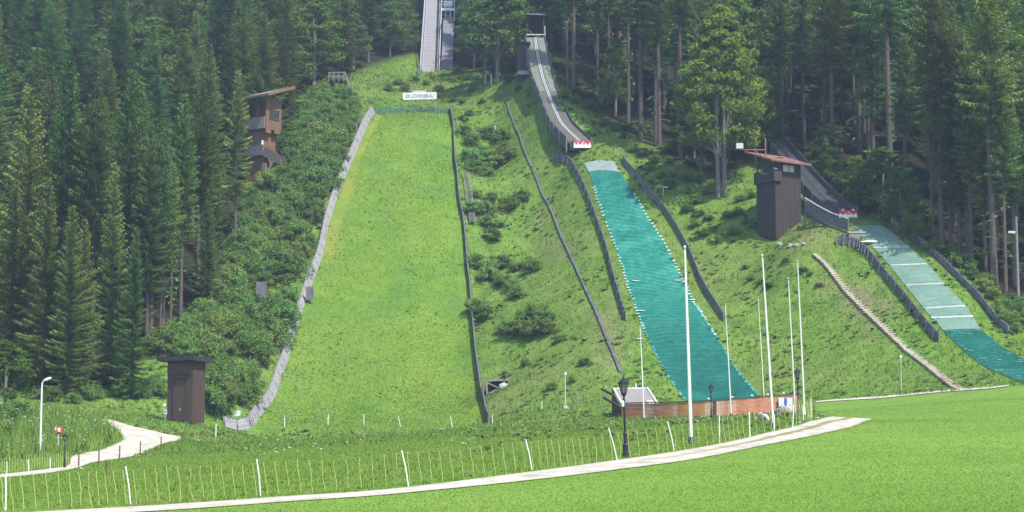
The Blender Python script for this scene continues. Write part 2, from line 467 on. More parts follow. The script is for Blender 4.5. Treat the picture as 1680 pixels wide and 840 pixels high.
def ground_material():
    m, nt, out = nmat('ground_cover')
    g = nt.nodes.new('ShaderNodeNewGeometry'); pos = g.outputs['Position']
    a1 = nt.nodes.new('ShaderNodeAttribute'); a1.attribute_name = 'zone'
    a2 = nt.nodes.new('ShaderNodeAttribute'); a2.attribute_name = 'zonetwo'
    s1 = nt.nodes.new('ShaderNodeSeparateColor'); nt.links.new(a1.outputs['Color'], s1.inputs[0])
    s2 = nt.nodes.new('ShaderNodeSeparateColor'); nt.links.new(a2.outputs['Color'], s2.inputs[0])
    nbig = noise_node(nt, pos, 0.06, 4); nmid = noise_node(nt, pos, 0.45, 5, 0.65); nfine = noise_node(nt, pos, 4.0, 4, 0.7); nblade = noise_node(nt, pos, 15.0, 3, 0.7); npat = noise_node(nt, pos, 0.17, 3)
    f = mth(nt, 'ADD', mth(nt, 'MULTIPLY', nmid, 0.55), mth(nt, 'MULTIPLY', nfine, 0.45))
    rough_g = ramp(nt, f, [(0.36,(.055,.105,.020)),(0.46,(.090,.170,.027)),(0.55,(.130,.22,.038)),(0.66,(.19,.235,.075))])
    rough_g = mixc(nt, mth(nt, 'MULTIPLY', ramp(nt, nbig, [(0.45,(0,0,0)),(0.7,(1,1,1))]), 0.55), rough_g, (.155,.165,.055))
    lawn = ramp(nt, f, [(0.33,(.072,.145,.020)),(0.5,(.112,.205,.026)),(0.67,(.165,.25,.055))])
    lawn = mixc(nt, mth(nt, 'MULTIPLY', ramp(nt, npat, [(0.46,(0,0,0)),(0.62,(1,1,1))]), 0.6), lawn, (.072,.165,.035))
    lawn = mixc(nt, mth(nt, 'MULTIPLY', ramp(nt, nbig, [(0.4,(0,0,0)),(0.65,(1,1,1))]), 0.5), lawn, (.15,.205,.03))
    mpm = nt.nodes.new('ShaderNodeMapping'); mpm.inputs['Scale'].default_value = (.5,2.2,1); mpm.inputs['Rotation'].default_value = (0,0,R(12))
    nt.links.new(pos, mpm.inputs['Vector'])
    nswath = noise_node(nt, mpm.outputs['Vector'], 0.22, 3)
    fm = mth(nt, 'ADD', mth(nt, 'MULTIPLY', nswath, 0.25), mth(nt, 'ADD', mth(nt, 'ADD', mth(nt, 'MULTIPLY', nblade, 0.30), mth(nt, 'MULTIPLY', nfine, 0.22)), mth(nt, 'MULTIPLY', nbig, 0.23)))
    mead = ramp(nt, fm, [(0.38,(.105,.195,.032)),(0.5,(.145,.242,.046)),(0.62,(.19,.28,.072))])
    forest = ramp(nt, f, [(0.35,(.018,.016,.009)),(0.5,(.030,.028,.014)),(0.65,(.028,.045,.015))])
    c = mixc(nt, s1.outputs[0], rough_g, mead)
    c = mixc(nt, s1.outputs[2], c, lawn)
    c = mixc(nt, mth(nt, 'MULTIPLY', s2.outputs[0], mth(nt, 'ADD', mth(nt, 'MULTIPLY', nfine, .5), mth(nt, 'MULTIPLY', nmid, .6), True)), c, (.235,.205,.045))
    wm = mth(nt, 'MULTIPLY', s2.outputs[1], ramp(nt, f, [(0.42,(0,0,0)),(0.55,(1,1,1))]))
    c = mixc(nt, wm, c, (.22,.17,.11))
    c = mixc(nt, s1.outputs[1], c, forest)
    d = nt.nodes.new('ShaderNodeBsdfDiffuse'); nt.links.new(c, d.inputs['Color'])
    bn = nt.nodes.new('ShaderNodeBump'); bn.inputs['Distance'].default_value = 0.3; nt.links.new(f, bn.inputs['Height'])
    st_ = mth(nt, 'SUBTRACT', mth(nt, 'SUBTRACT', 0.8, mth(nt, 'MULTIPLY', s1.outputs[0], 0.68)), mth(nt, 'MULTIPLY', s1.outputs[2], 0.55), True)
    nt.links.new(st_, bn.inputs['Strength']); nt.links.new(bn.outputs['Normal'], d.inputs['Normal'])
    nt.links.new(d.outputs[0], out.inputs[0])
    return m
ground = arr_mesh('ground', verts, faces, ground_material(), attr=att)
ground.data.polygons.foreach_set('use_smooth', [True]*len(ground.data.polygons))
tag(ground, kind='structure')
# far land all round, so the ground runs on to the horizon
fa = MB()
ring_in = [(-150,-50),(150,-50),(150,420),(-150,420)]
Rr = 1800
ring_out = [(-Rr,-Rr),(Rr,-Rr),(Rr,Rr),(-Rr,Rr)]
zo = [-8, 30, 420, 420]
nseg = 24
for k in range(4):
    a0, a1 = Vector(ring_in[k]), Vector(ring_in[(k+1)%4]); b0, b1 = Vector(ring_out[k]), Vector(ring_out[(k+1)%4])
    for i in range(nseg):
        t0, t1 = i/nseg, (i+1)/nseg
        p0 = a0.lerp(a1, t0); p1 = a0.lerp(a1, t1); q0 = b0.lerp(b1, t0); q1 = b0.lerp(b1, t1)
        def zz(q): return -10 + max(0, q.y)*0.22
        fa.quad((p0.x,p0.y,Z(p0.x,p0.y)-.02),(q0.x,q0.y,zz(q0)),(q1.x,q1.y,zz(q1)),(p1.x,p1.y,Z(p1.x,p1.y)-.02))
far_land = fa.build('far_hills', leafmat('far_woodland', (.02,.04,.018), (.035,.065,.025), (.05,.09,.03), 0.0, 0.02))
tag(far_land, kind='structure')

# ------------------------------------------------------------------ paths
def gravel(name, median):
    m, nt, out = nmat(name)
    g = nt.nodes.new('ShaderNodeNewGeometry'); pos = g.outputs['Position']
    uv = nt.nodes.new('ShaderNodeUVMap'); uv.uv_map = 'UVMap'
    sx = nt.nodes.new('ShaderNodeSeparateXYZ'); nt.links.new(uv.outputs[0], sx.inputs[0])
    n1 = noise_node(nt, pos, 0.8, 5, 0.65); n2 = noise_node(nt, pos, 9, 4, 0.7)
    f = mth(nt, 'ADD', mth(nt, 'MULTIPLY', n1, 0.6), mth(nt, 'MULTIPLY', n2, 0.4))
    c = ramp(nt, f, [(0.36,(.24,.215,.165)),(0.46,(.39,.36,.295)),(0.56,(.47,.44,.375)),(0.68,(.55,.52,.46))])
    grass = ramp(nt, f, [(0.35,(.10,.15,.04)),(0.65,(.22,.24,.09))])
    # grass creeping in from ragged edges
    e = mth(nt, 'ABSOLUTE', mth(nt, 'SUBTRACT', sx.outputs[0], 0.5))
    e = mth(nt, 'ADD', e, mth(nt, 'MULTIPLY', mth(nt, 'SUBTRACT', f, 0.5), 0.55))
    c = mixc(nt, ramp(nt, e, [(0.44,(0,0,0)),(0.5,(1,1,1))]), c, grass)
    if median:
        w = mth(nt, 'ABSOLUTE', mth(nt, 'SUBTRACT', sx.outputs[0], 0.46))
        w = mth(nt, 'ADD', w, mth(nt, 'MULTIPLY', mth(nt, 'SUBTRACT', f, 0.5), 0.35))
        mk = ramp(nt, w, [(0.07,(1,1,1)),(0.12,(0,0,0))])
        c = mixc(nt, mth(nt, 'MULTIPLY', mk, ramp(nt, sx.outputs[1], [(0.45,(0,0,0)),(0.72,(.95,.95,.95))])), c, (.20,.20,.085))
    d = nt.nodes.new('ShaderNodeBsdfDiffuse'); nt.links.new(c, d.inputs['Color'])
    nt.links.new(bumpn(nt, f, 0.6, 0.05), d.inputs['Normal'])
    nt.links.new(d.outputs[0], out.inputs[0])
    return m
tag(ribbon('gravel_path', [(-60,850),(100,838.5),(420,818.5),(640,803),(860,776),(1000,757),(1140,736),(1240,715),(1310,698),(1348,687),(1362,684)],
           [(-40,862),(150,846),(430,827),(640,812),(860,790),(1000,773),(1140,754),(1260,730),(1350,712),(1405,699),(1432,688)], 150, 13, gravel('gravel_track', True), 0.03), kind='structure')
tag(ribbon('side_path', [(-30,782),(0,779),(79,770),(112,764),(117,750),(140,743),(167,738),(199,724),(200,716),(188,704),(176,694),(167,688)],
           [(-30,788),(0,785),(79,777),(124,769),(152,760),(185,755),(214,750),(252,736),(300,721),(275,713),(215,699),(185,690)], 110, 9, gravel('gravel_side', False), 0.04), kind='structure')
tag(ribbon('upper_path', [(-40,659),(15,661),(75,672)], [(-40,664),(15,666),(75,677)], 20, 4, gravel('gravel_upper', False), 0.04), kind='structure')
tag(ribbon('kerb_path', [(1338,659),(1450,650.5),(1560,640),(1655,632)], [(1338,661),(1450,653.5),(1560,643),(1655,634.5)], 60, 4, gravel('gravel_kerb', False), 0.06), kind='structure')

# stone stairs climbing the bank beside the small jump: one step after another
ax = spline([(1338,418),(1365,445),(1398,487),(1440,528),(1480,566),(1520,598),(1550,622),(1577,640)], 84)
sb = MB()
for i in range(len(ax)-1):
    p, q = ax[i], ax[i+1]
    d = (q-p); d.z = 0; rz = math.atan2(d.y, d.x)
    wv = 0.78 + random.uniform(-.06,.06)
    sb.box((p.x+random.uniform(-.03,.03), p.y, p.z+0.03), (d.length*0.96, wv, 0.2), rz+random.uniform(-.03,.03))
tag(sb.build('stone_stair', M['steptan'], None), 'long narrow flight of pale stone steps climbing the grass bank beside the small jump', 'stairs')

# ------------------------------------------------------------------ ski jump side walls
def side_wall(name, label, base_px, n, h, thick, mats, side, panel, foot=0.0, posts_every=1, posth=0.1, hcurve=None, end=None, lean=0.0, gapw=.02):
    """boards on posts along a picture polyline; side=+1 puts posts to the right of the walking direction"""
    pts = spline(base_px, n)
    if end is not None: pts = pts + [Vector((pts[-1].x+end[0]*t, pts[-1].y+end[1]*t, Z(pts[-1].x+end[0]*t, pts[-1].y+end[1]*t))) for t in (.5,1.)]; n = len(pts)
    root = thing(name, label, 'fence', pts[0])
    o0 = pts[0]
    bd = MB(); nrow = 3
    for i in range(n-1):
        p, q = pts[i], pts[i+1]
        d = (q-p).normalized(); sd = Vector((d.y, -d.x, 0)).normalized()*side
        hh = h if hcurve is None else h*hcurve(i/(n-1))
        for r in range(nrow):
            z0 = foot + hh*r/nrow + .012; z1 = foot + hh*(r+1)/nrow - .012
            jit = random.uniform(-.012,.012); k = random.random()
            a = p + Vector((0,0,z0+jit)) + sd*lean*r/nrow; b = q + Vector((0,0,z0+jit)) + sd*lean*r/nrow; t = sd*thick
            up = Vector((0,0,z1-z0)) + sd*lean/nrow
            gap = d*gapw
            bd.hexa([a+gap, b-gap, b-gap+t, a+gap+t, a+gap+up, b-gap+up, b-gap+t+up, a+gap+t+up], 1 if (k < .1 or (panel and (i % 2 == 0) and r >= 1)) else 0)
    bd.build('boards', mats, root, o0)
    for i in range(0, n, posts_every):
        p = pts[i]; d = (pts[min(i+1,n-1)]-pts[max(i-1,0)]).normalized(); sd = Vector((d.y,-d.x,0)).normalized()*side
        pb = MB(); hh = h if hcurve is None else h*hcurve(i/(n-1))
        pb.beam(p+sd*(thick+.06)+Vector((0,0,-.3)), p+sd*(thick+.06+lean)+Vector((0,0,foot+hh+posth)), .1, .1)
        pb.beam(p+sd*(thick+.1)+Vector((0,0,hh*.6)), p+sd*(thick+.3)+Vector((0,0,-.1)), .07, .07)
        pb.build('post', mats[2], root, o0)
    tr = MB(); tr.tube([p + Vector((0,0,foot+h+.02)) + Vector(((pts[min(i+1,n-1)]-pts[max(i-1,0)]).y, -(pts[min(i+1,n-1)]-pts[max(i-1,0)]).x, 0)).normalized()*side*lean for i, p in enumerate(pts)], .035, 5)
    tr.build('top_rail', mats[2], root, o0)
    return root
wl = [M['wood_wall'], M['wood_grey'], M['wood_grey']]
wd = [M['wood_greydark'], M['wood_greylight'], M['wood_greydark']]
side_wall('side_boards', 'tall pale grey board wall curving down the bushy side of the wide grass slope', [(616,186),(600,213),(580,260),(562,303),(543,357),(529,420),(512,466),(495,515),(477,575),(460,625),(437,672),(422,692),(411,704)],
          48, 1.15, .07, wl, 1, False, end=(-2.4,-1.2), lean=.55, gapw=.08)
side_wall('side_boards', 'long dark grey board wall down the ladder side of the wide grass slope', [(738,184),(745,247),(752,323),(760,370),(764,413),(767,450),(771,485),(778,570),(785,625),(793,665),(801,694)],
          58, 1.05, .07, wd, -1, False, posts_every=2, posth=.02)
side_wall('side_boards', 'weathered board wall between the black gutter and the turquoise mat slope', [(909,262),(932,268),(947,290),(962,322),(977,362),(994,412),(1006,460),(1019,503),(1027,527)], 44, 1.0, .07, wd, 1, False, posts_every=2, posth=.02)
side_wall('side_boards', 'grey board wall between the turquoise mat slope and the flagpole bank', [(1022,262),(1026,274),(1042,292),(1062,318),(1084,343),(1103,370),(1120,400),(1135,430),(1160,486),(1187,529)], 46, 1.0, .07, wd, -1, False, posts_every=2, posth=.02)
side_wall('side_boards', 'low grey board wall on the stone stair side of the small jump', [(1374,401),(1402,405),(1416,414),(1432,431),(1467,474),(1504,520),(1541,562)], 36, 0.95, .06, wd, 1, False, posts_every=2, posth=.02)
side_wall('side_boards', 'grey board wall with white tags on the forest side of the small jump', [(1462,370),(1485,385),(1510,402),(1536,425),(1560,448),(1603,491),(1639,536),(1653,548)], 40, 0.85, .06, wd, -1, True)

# ladder lying against the outside of the wide slope's dark wall
lp = spline([(759,288),(764,320),(768,350),(771,372)], 26, .55)
root = thing('wooden_ladder', 'grey slatted ladder stair lying along the outside of the dark board wall', 'ladder', lp[0])
la = MB()
for k in (0, .75): la.tube([p+Vector((k,0,0)) for p in lp], .05, 5)
la.build('rails', M['wood_grey'], root, lp[0])
la = MB()
for i in range(len(lp)-1):
    for f in (0,.5):
        p = lp[i].lerp(lp[i+1], f); la.box((p.x+.375,p.y,p.z+.03),(.8,.16,.05))
la.build('treads', M['wood_grey'], root, lp[0])

# ------------------------------------------------------------------ plastic mat slopes
def matmat(name, dark, mid, light, rows=150, patch=0.45, low_tones=None):
    m, nt, out = nmat(name)
    uv = nt.nodes.new('ShaderNodeUVMap'); uv.uv_map = 'UVMap'
    g = nt.nodes.new('ShaderNodeNewGeometry'); pos = g.outputs['Position']
    mp = nt.nodes.new('ShaderNodeMapping'); mp.inputs['Scale'].default_value = (9, rows*1.3, 1); nt.links.new(uv.outputs[0], mp.inputs['Vector'])
    n1 = noise_node(nt, mp.outputs['Vector'], 1.0, 3, .6); n2 = noise_node(nt, pos, 0.35, 4); n3 = noise_node(nt, pos, 5, 3)
    wv = nt.nodes.new('ShaderNodeTexWave'); wv.wave_type = 'BANDS'; wv.bands_direction = 'Y'
    mp2 = nt.nodes.new('ShaderNodeMapping'); mp2.inputs['Scale'].default_value = (1, rows/6.28, 1); nt.links.new(uv.outputs[0], mp2.inputs['Vector'])
    nt.links.new(mp2.outputs['Vector'], wv.inputs['Vector']); wv.inputs['Scale'].default_value = 1; wv.inputs['Distortion'].default_value = 1.2; wv.inputs['Detail'].default_value = 2
    f = mth(nt, 'ADD', mth(nt, 'MULTIPLY', n1, .5), mth(nt, 'ADD', mth(nt, 'MULTIPLY', n2, patch), mth(nt, 'MULTIPLY', wv.outputs['Fac'], .06)))
    c = ramp(nt, f, [(0.36, dark), (0.5, mid), (0.64, light)])
    if low_tones is not None:      # deeper tones blended in towards the lower end, edge broken by noise
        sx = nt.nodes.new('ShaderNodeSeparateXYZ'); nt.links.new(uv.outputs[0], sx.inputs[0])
        c2 = ramp(nt, f, [(0.3, low_tones[0]), (0.5, low_tones[1]), (0.72, low_tones[2])])
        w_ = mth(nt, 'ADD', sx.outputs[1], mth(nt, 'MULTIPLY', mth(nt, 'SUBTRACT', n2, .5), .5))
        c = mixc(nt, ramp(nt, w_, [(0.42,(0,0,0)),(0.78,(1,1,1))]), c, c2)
    b = nt.nodes.new('ShaderNodeBsdfPrincipled'); nt.links.new(c, b.inputs['Base Color'])
    b.inputs['Roughness'].default_value = 0.6; b.inputs['Specular IOR Level'].default_value = 0.2
    nt.links.new(bumpn(nt, f, 0.6, 0.08), b.inputs['Normal']); nt.links.new(b.outputs[0], out.inputs[0])
    return m
M['mat_teal'] = matmat('turquoise_mat', (.006,.100,.070), (.013,.165,.118), (.05,.26,.19), 130, low_tones=((.003,.055,.042),(.005,.092,.068),(.022,.16,.12)))
M['mat_deep'] = matmat('deep_turquoise_mat', (.003,.058,.044), (.006,.095,.070), (.025,.165,.12), 60)
M['mat_pale'] = matmat('faded_green_mat', (.085,.165,.125), (.125,.215,.165), (.175,.27,.21), 70)
M['mat_grey'] = matmat('grey_mat', (.17,.22,.20), (.24,.29,.27), (.32,.36,.34), 30)
L2 = [(967,284),(975,310),(990,352),(1008,400),(1022,440),(1034,480),(1049,520),(1065,560),(1088,605),(1112,640),(1128,661)]
R2 = [(1018,284),(1042,322),(1068,366),(1096,412),(1117,455),(1137,495),(1155,522),(1176,555),(1206,605),(1230,634),(1249,652)]
p0 = at(990, 270)
root = thing('mat_slope', 'long turquoise plastic mat landing slope with pale frayed edge strips', 'ski slope', p0)
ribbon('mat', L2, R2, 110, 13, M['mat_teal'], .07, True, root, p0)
ribbon('head_mat', [(958,268),(962,276),(966.6,283)], [(1008,266),(1013,275),(1017.5,283)], 12, 8, M['mat_grey'], .07, True, root, p0)
# ends of the single mats sticking out along both edges, white where they are bleached
def fringe(edge, n, sign, root, p0, name='fringe', lo=.1, hi=.42, mat=None, a=0, b=1, skip=.35):
    pts = spline(edge, n); e = MB()
    for i in range(int(n*a), int(n*b)):
        p = pts[i]
        if random.random() < skip: continue
        ln = random.uniform(lo, hi); w = random.uniform(.22,.34) if skip < .2 else random.uniform(.08,.17)
        x0 = p.x - sign*random.uniform(.02,.2); x1 = p.x + sign*ln*.62
        d = (pts[min(i+1,n-1)]-pts[max(i-1,0)]).normalized()*w/2
        c = []
        for x, s in ((x0,-1),(x1,-1),(x1,1),(x0,1)):
            c.append((x+d.x*s, p.y+d.y*s, Z(x+d.x*s, p.y+d.y*s)+.10))
        e.hexa(c + [(q[0],q[1],q[2]+.05) for q in c])
    return e.build(name, mat or M['whitegrey'], root, p0)
M['mat_edge'] = paint('bleached_mat_edge', (.30,.50,.46), .6, .25, 3)
M['mat_edgeg'] = paint('green_mat_edge', (.08,.36,.32), .6, .35, 3)
fringe(L2, 84, -1, root, p0, mat=M['mat_edge'], a=.1, b=.66, skip=.06); fringe(R2, 84, 1, root, p0, mat=M['mat_edge'], a=.1, b=.7, skip=.06)
fringe(L2, 150, -1, root, p0, lo=.1, hi=.4, mat=M['mat_edgeg'], a=.62, b=.98); fringe(R2, 150, 1, root, p0, lo=.1, hi=.4, mat=M['mat_edgeg'], a=.5, b=.98)
mk = MB()
for px, py in ((1043,463),(1112,462),(1135,494),(1053,512),(1050,558)):
    p = at(px, py); mk.box((p.x,p.y,p.z+.16),(.75,.3,.07))
mk.build('distance_marks', M['white'], root, p0)

L3 = [(1400,372),(1416,388),(1431,405),(1460,437),(1485,469),(1517,509),(1535,528),(1548,543)]
R3 = [(1447,371),(1466,384),(1479,395),(1521,433),(1550,466),(1583,502),(1596,520),(1609,541)]
L3b = [(1548,543.5),(1565,561),(1581,576),(1604,594),(1624,607),(1652,618),(1690,629),(1730,636)]
R3b = [(1609,541.5),(1625,555),(1642,568),(1662,580),(1682,592),(1705,603),(1725,612),(1750,622)]
p0 = at(1420, 385)
root = thing('mat_slope', 'short faded green plastic mat slope crossed by white bars, ending in deep turquoise', 'ski slope', p0)
ribbon('upper_mat', L3, R3, 60, 10, M['mat_pale'], .07, True, root, p0)
ribbon('lower_mat', L3b, R3b, 50, 10, M['mat_deep'], .07, True, root, p0)
for (a, b, w) in (((1433,408),(1492,406.5),.16),((1462,437),(1520,434.5),.16),((1487,469.5),(1549,466.5),.2),((1518,507.5),(1584,503.5),.26),((1528,523),(1597,520.5),.26)):
    pa, pb = at(*a), at(*b); br = MB()
    for i in range(8):
        q0 = at(a[0]+(b[0]-a[0])*i/8, a[1]+(b[1]-a[1])*i/8+random.uniform(-.15,.15)); q1 = at(a[0]+(b[0]-a[0])*(i+1)/8, a[1]+(b[1]-a[1])*(i+1)/8)
        c = []
        for q, s in ((q0,-1),(q1,-1),(q1,1),(q0,1)): c.append((q.x, q.y+s*w/2, Z(q.x, q.y+s*w/2)+.085))
        br.hexa(c + [(t[0],t[1],t[2]+.06) for t in c])
    br.build('cross_bar', M['barwhite'], root, p0)
sp = MB()
for _ in range(34):
    t = random.random(); u = random.choice([random.uniform(.02,.2), random.uniform(.75,.98), random.uniform(.1,.6)])
    k = t*(len(L3b)-2); i = int(k); f = k-i
    pa = Vector(L3b[i]).lerp(Vector(L3b[i+1]), f); pb = Vector(R3b[i]).lerp(Vector(R3b[i+1]), f); c = pa.lerp(pb, u)
    p = at(c.x, c.y); sp.box((p.x,p.y,p.z+.105),(random.uniform(.2,.7),random.uniform(.12,.25),.03), random.uniform(-.2,.2))
sp.build('bleached_print', M['mat_edge'], root, p0)
p = at(1426,399); b = MB(); b.ellipsoid((0,0,.12),(1.05,.55,.16),0,12,6,.1); b.ellipsoid((.4,.2,.18),(.5,.4,.14),0,10,5,.1)
o = b.build('foam_pad', M['white'], None); o.location = p; tag(o, 'white foam pad lying at the head of the faded green mat slope', 'pad')

# ------------------------------------------------------------------ black gutter down the hill
gp = spline([(823,141),(833,176),(848,215),(866,262),(885,308),(912,366),(940,430),(965,485),(985,530),(1003,575),(1018,612)], 90, .12)
gt = MB()
for i in range(len(gp)-1):
    w = .07 + .08*min(1, i/55) + random.uniform(-.02,.02)
    p, q = gp[i], gp[i+1]
    gt.hexa([p+Vector((-w,0,-.1)), p+Vector((w,0,-.1)), q+Vector((w,0,-.1)), q+Vector((-w,0,-.1)), p+Vector((-w,0,.12)), p+Vector((w,0,.12)), q+Vector((w,0,.12)), q+Vector((-w,0,.12))])
o = gt.build('drain_gutter', M['rubber'], None, gp[0]); o.location = gp[0]
tag(o, 'long black rubber drain gutter running down the grass between the two larger slopes', 'gutter')

# ------------------------------------------------------------------ green net at the head of the wide slope
npx = polyline([(617,187),(640,185),(680,184),(715,185),(738,186)], 22, 0)
ng = MB()
for a, b in zip(npx, npx[1:]):
    t = Vector((0,.05,0)); u = Vector((0,0,.65+random.uniform(-.1,.1)))
    ng.hexa([a, b, b+t, a+t, a+u, b+u, b+t+u, a+t+u])
root = thing('safety_net', 'low dark green net strung across the head of the wide grass slope', 'net', npx[0])
ng.build('net', M['netgreen'], root, npx[0])
for p in npx[::4]:
    pb = MB(); pb.tube([p+Vector((0,.1,-.2)), p+Vector((0,.1,.95))], .04, 6); pb.build('stake', M['wood_grey'], root, npx[0])

# ------------------------------------------------------------------ lettered sign at the take-off
def text_mesh(body, size, mat, name, parent, loc, rot=(PI/2,0,0), width=None, thick=.01):
    cu = bpy.data.curves.new(name, 'FONT'); cu.body = body; cu.size = size; cu.extrude = thick; cu.align_x = 'LEFT'; cu.resolution_u = 3
    tmp = bpy.data.objects.new(name, cu); col.objects.link(tmp)
    bpy.context.view_layer.update()
    me = bpy.data.meshes.new_from_object(tmp.evaluated_get(bpy.context.evaluated_depsgraph_get()))
    bpy.data.objects.remove(tmp); me.name = name
    xs = [v.co.x for v in me.vertices]; s = (width/(max(xs)-min(xs))) if width else 1
    for v in me.vertices: v.co.x = (v.co.x-min(xs))*s
    me.materials.clear(); me.materials.append(mat)
    o = bpy.data.objects.new(name, me); col.objects.link(o); o.parent = parent; o.location = loc; o.rotation_euler = rot
    return o
Ys = 281.0; k = scl(Ys)
c = W(689, 157.5, Ys); root = thing('banner_sign', 'white lettered board with round emblem standing below the tall inrun', 'sign', (c.x, c.y, c.z-1.4))
bw, bh = 56*k, 11.6*k
b = MB(); b.box((0,0,1.4),(bw,.12,bh)); pn = b.build('panel', M['white'], root); pn.rotation_euler = (0, R(-1.6), 0)
text_mesh('LÖWENBRÄU', 1.0, M['letters'], 'lettering', pn, (-bw/2+13.6*k, -.075, 1.4-.28*bh), width=38*k).scale = (1, .8*bh, 1)
b = MB(); n = 20
for i in range(n):
    a0, a1 = 2*PI*i/n, 2*PI*(i+1)/n; r0, r1 = 1.9*k, 3.7*k; cx, cz = -bw/2+8*k, 1.4
    for (ra, rb, mm) in ((r0, r1, 0),):
        b.quad((cx+ra*math.cos(a0),-.068,cz+ra*math.sin(a0)),(cx+rb*math.cos(a0),-.068,cz+rb*math.sin(a0)),(cx+rb*math.cos(a1),-.068,cz+rb*math.sin(a1)),(cx+ra*math.cos(a1),-.068,cz+ra*math.sin(a1)))
    b.quad((cx,-.066,cz),(cx+r0*math.cos(a0),-.066,cz+r0*math.sin(a0)),(cx+r0*math.cos(a1),-.066,cz+r0*math.sin(a1)),(cx,-.066,cz),1)
b.f = [f[:3] if i % 2 else f for i, f in enumerate(b.f)]
b.build('emblem', [M['emblem'], M['whitegrey']], pn)
b = MB(); b.box((-.35*k,.02,1.4+bh/2+1.7*k),(22*k,.1,3.2*k)); b.build('top_panel', M['whitegrey'], pn)
for x in (-14.5*k, 19*k, -24*k, 25*k):
    b = MB(); t = 3.6 if abs(x) < 20*k else 1.8
    b.beam((x,.14,-.6),(x,.14,t),.11,.11); b.build('post', M['wood_grey'], root)

# ------------------------------------------------------------------ big inrun ramp
def deck(pl, pr, mb, th=.25, m=0):
    for i in range(len(pl)-1):
        a, b_, c_, d_ = pl[i], pr[i], pr[i+1], pl[i+1]; u = Vector((0,0,-th))
        mb.hexa([a+u,b_+u,c_+u,d_+u,a,b_,c_,d_], m)
zb = W(705,118,318); zt = W(711,0,346)
dv = (zt-zb)/ (zt.y-zb.y)
ln = 62
def I1(s, x): return zb + dv*s + Vector((x,0,0))
hwb, hwt = 15.5*scl(318), 13.5*scl(346)
root = thing('inrun_ramp', 'tall straight inrun of the large jump with silver rails and plank deck', 'ski jump', zb)
b = MB(); n = 62
for i in range(n):
    s0, s1 = ln*i/n, ln*(i+1)/n-.06
    w0 = hwb+(hwt-hwb)*min(1,i/28)
    deck([I1(s0,-w0), I1(s1,-w0)], [I1(s0,w0), I1(s1,w0)], b, .22)
b.build('deck', M['deck'], root, zb)
for sx, hh in ((-1,1.0),(1,1.0)):
    b = MB()
    for off, r in ((0.12,.10),(0.55,.06)):
        b.tube([I1(s, sx*(hwb+(hwt-hwb)*min(1,s/28)+.15-off*.8))+Vector((0,0,hh if off < .3 else .3)) for s in (0,14,28,62)], r, 6)
    for s in np.arange(0, 62, 2.0):
        w0 = hwb+(hwt-hwb)*min(1,s/28)
        b.beam(I1(s, sx*(w0+.06))+Vector((0,0,-.2)), I1(s, sx*(w0+.06))+Vector((0,0,hh)), .07,.07)
    b.build('railing', M['steel'], root, zb)
b = MB()
for s in np.arange(.5, 60, .45):
    w0 = hwb+(hwt-hwb)*min(1,s/28); p = I1(s, w0-.42); b.box((p.x,p.y,p.z+.1),(.62,.28,.08))
b.build('stair_treads', M['steel_dark'], root, zb)
b = MB()
for s in (1,12,24,36,48,60):
    for x in (-1.2, 1.2):
        p = I1(s,x); g = Z(p.x,p.y)
        if p.z-g > .4: b.beam((p.x,p.y,g-.5),(p.x,p.y,p.z-.2),.3,.3)
for x in (-1.9,): 
    b.beam(I1(0,x)+Vector((0,0,.9)), W(685,141,308)+Vector((0,0,0)), .16,.16); b.beam(I1(0,-1.5)+Vector((0,0,.2)), W(689,139,308), .14,.14)
b.build('supports', M['steel_dark'], root, zb)
# grey covered stair beside it with the starters' platform
ca = W(733,112,320); cb = W(736,28,340); d2 = (cb-ca)
root = thing('covered_stair', 'grey sheet roofed stair rising beside the tall inrun deck', 'stairs', ca)
b = MB(); w = .98; deck([ca+Vector((-w,0,0)), cb+Vector((-w,0,0))],[ca+Vector((w,0,0)), cb+Vector((w,0,0))], b, .2)
b.build('roof', M['wood_greydark'], root, ca)
b = MB()
for f in np.linspace(0,1,8):
    p = ca+d2*f
    for x in (-.85,.85):
        g = Z(p.x+x,p.y); b.beam((p.x+x,p.y,min(g-.3,p.z-.6)),(p.x+x,p.y,p.z-.15),.14,.14)
b.build('post', M['steel_dark'], root, ca)
pc = W(735,16,340)
root = thing('start_platform', 'silver steel platform with open railings beside the tall inrun', 'platform', pc)
b = MB(); b.box((0,.8,0),(2.5,2.4,.5)); b.build('floor', M['steel'], root)
b = MB()
for x in (-1.2,-.4,.4,1.2):
    b.beam((x,-.35,.25),(x,-.35,2.2),.09,.09); b.beam((x,-.2,-2.2),(x,-.2,-.2),.12,.12)
for z in (.9,1.5,2.2): b.beam((-1.25,-.35,z),(1.25,-.35,z),.08,.08)
b.box((0,.6,1.3),(1.6,.06,1.1)); b.build('railing', M['steel'], root)
b = MB()
for x in (-1.1,1.1):
    g = Z(pc.x+x, pc.y+.5)-pc.z; b.beam((x,.5,min(g,-2.5)),(x,.5,-.2),.16,.16)
b.build('leg', M['steel_dark'], root)

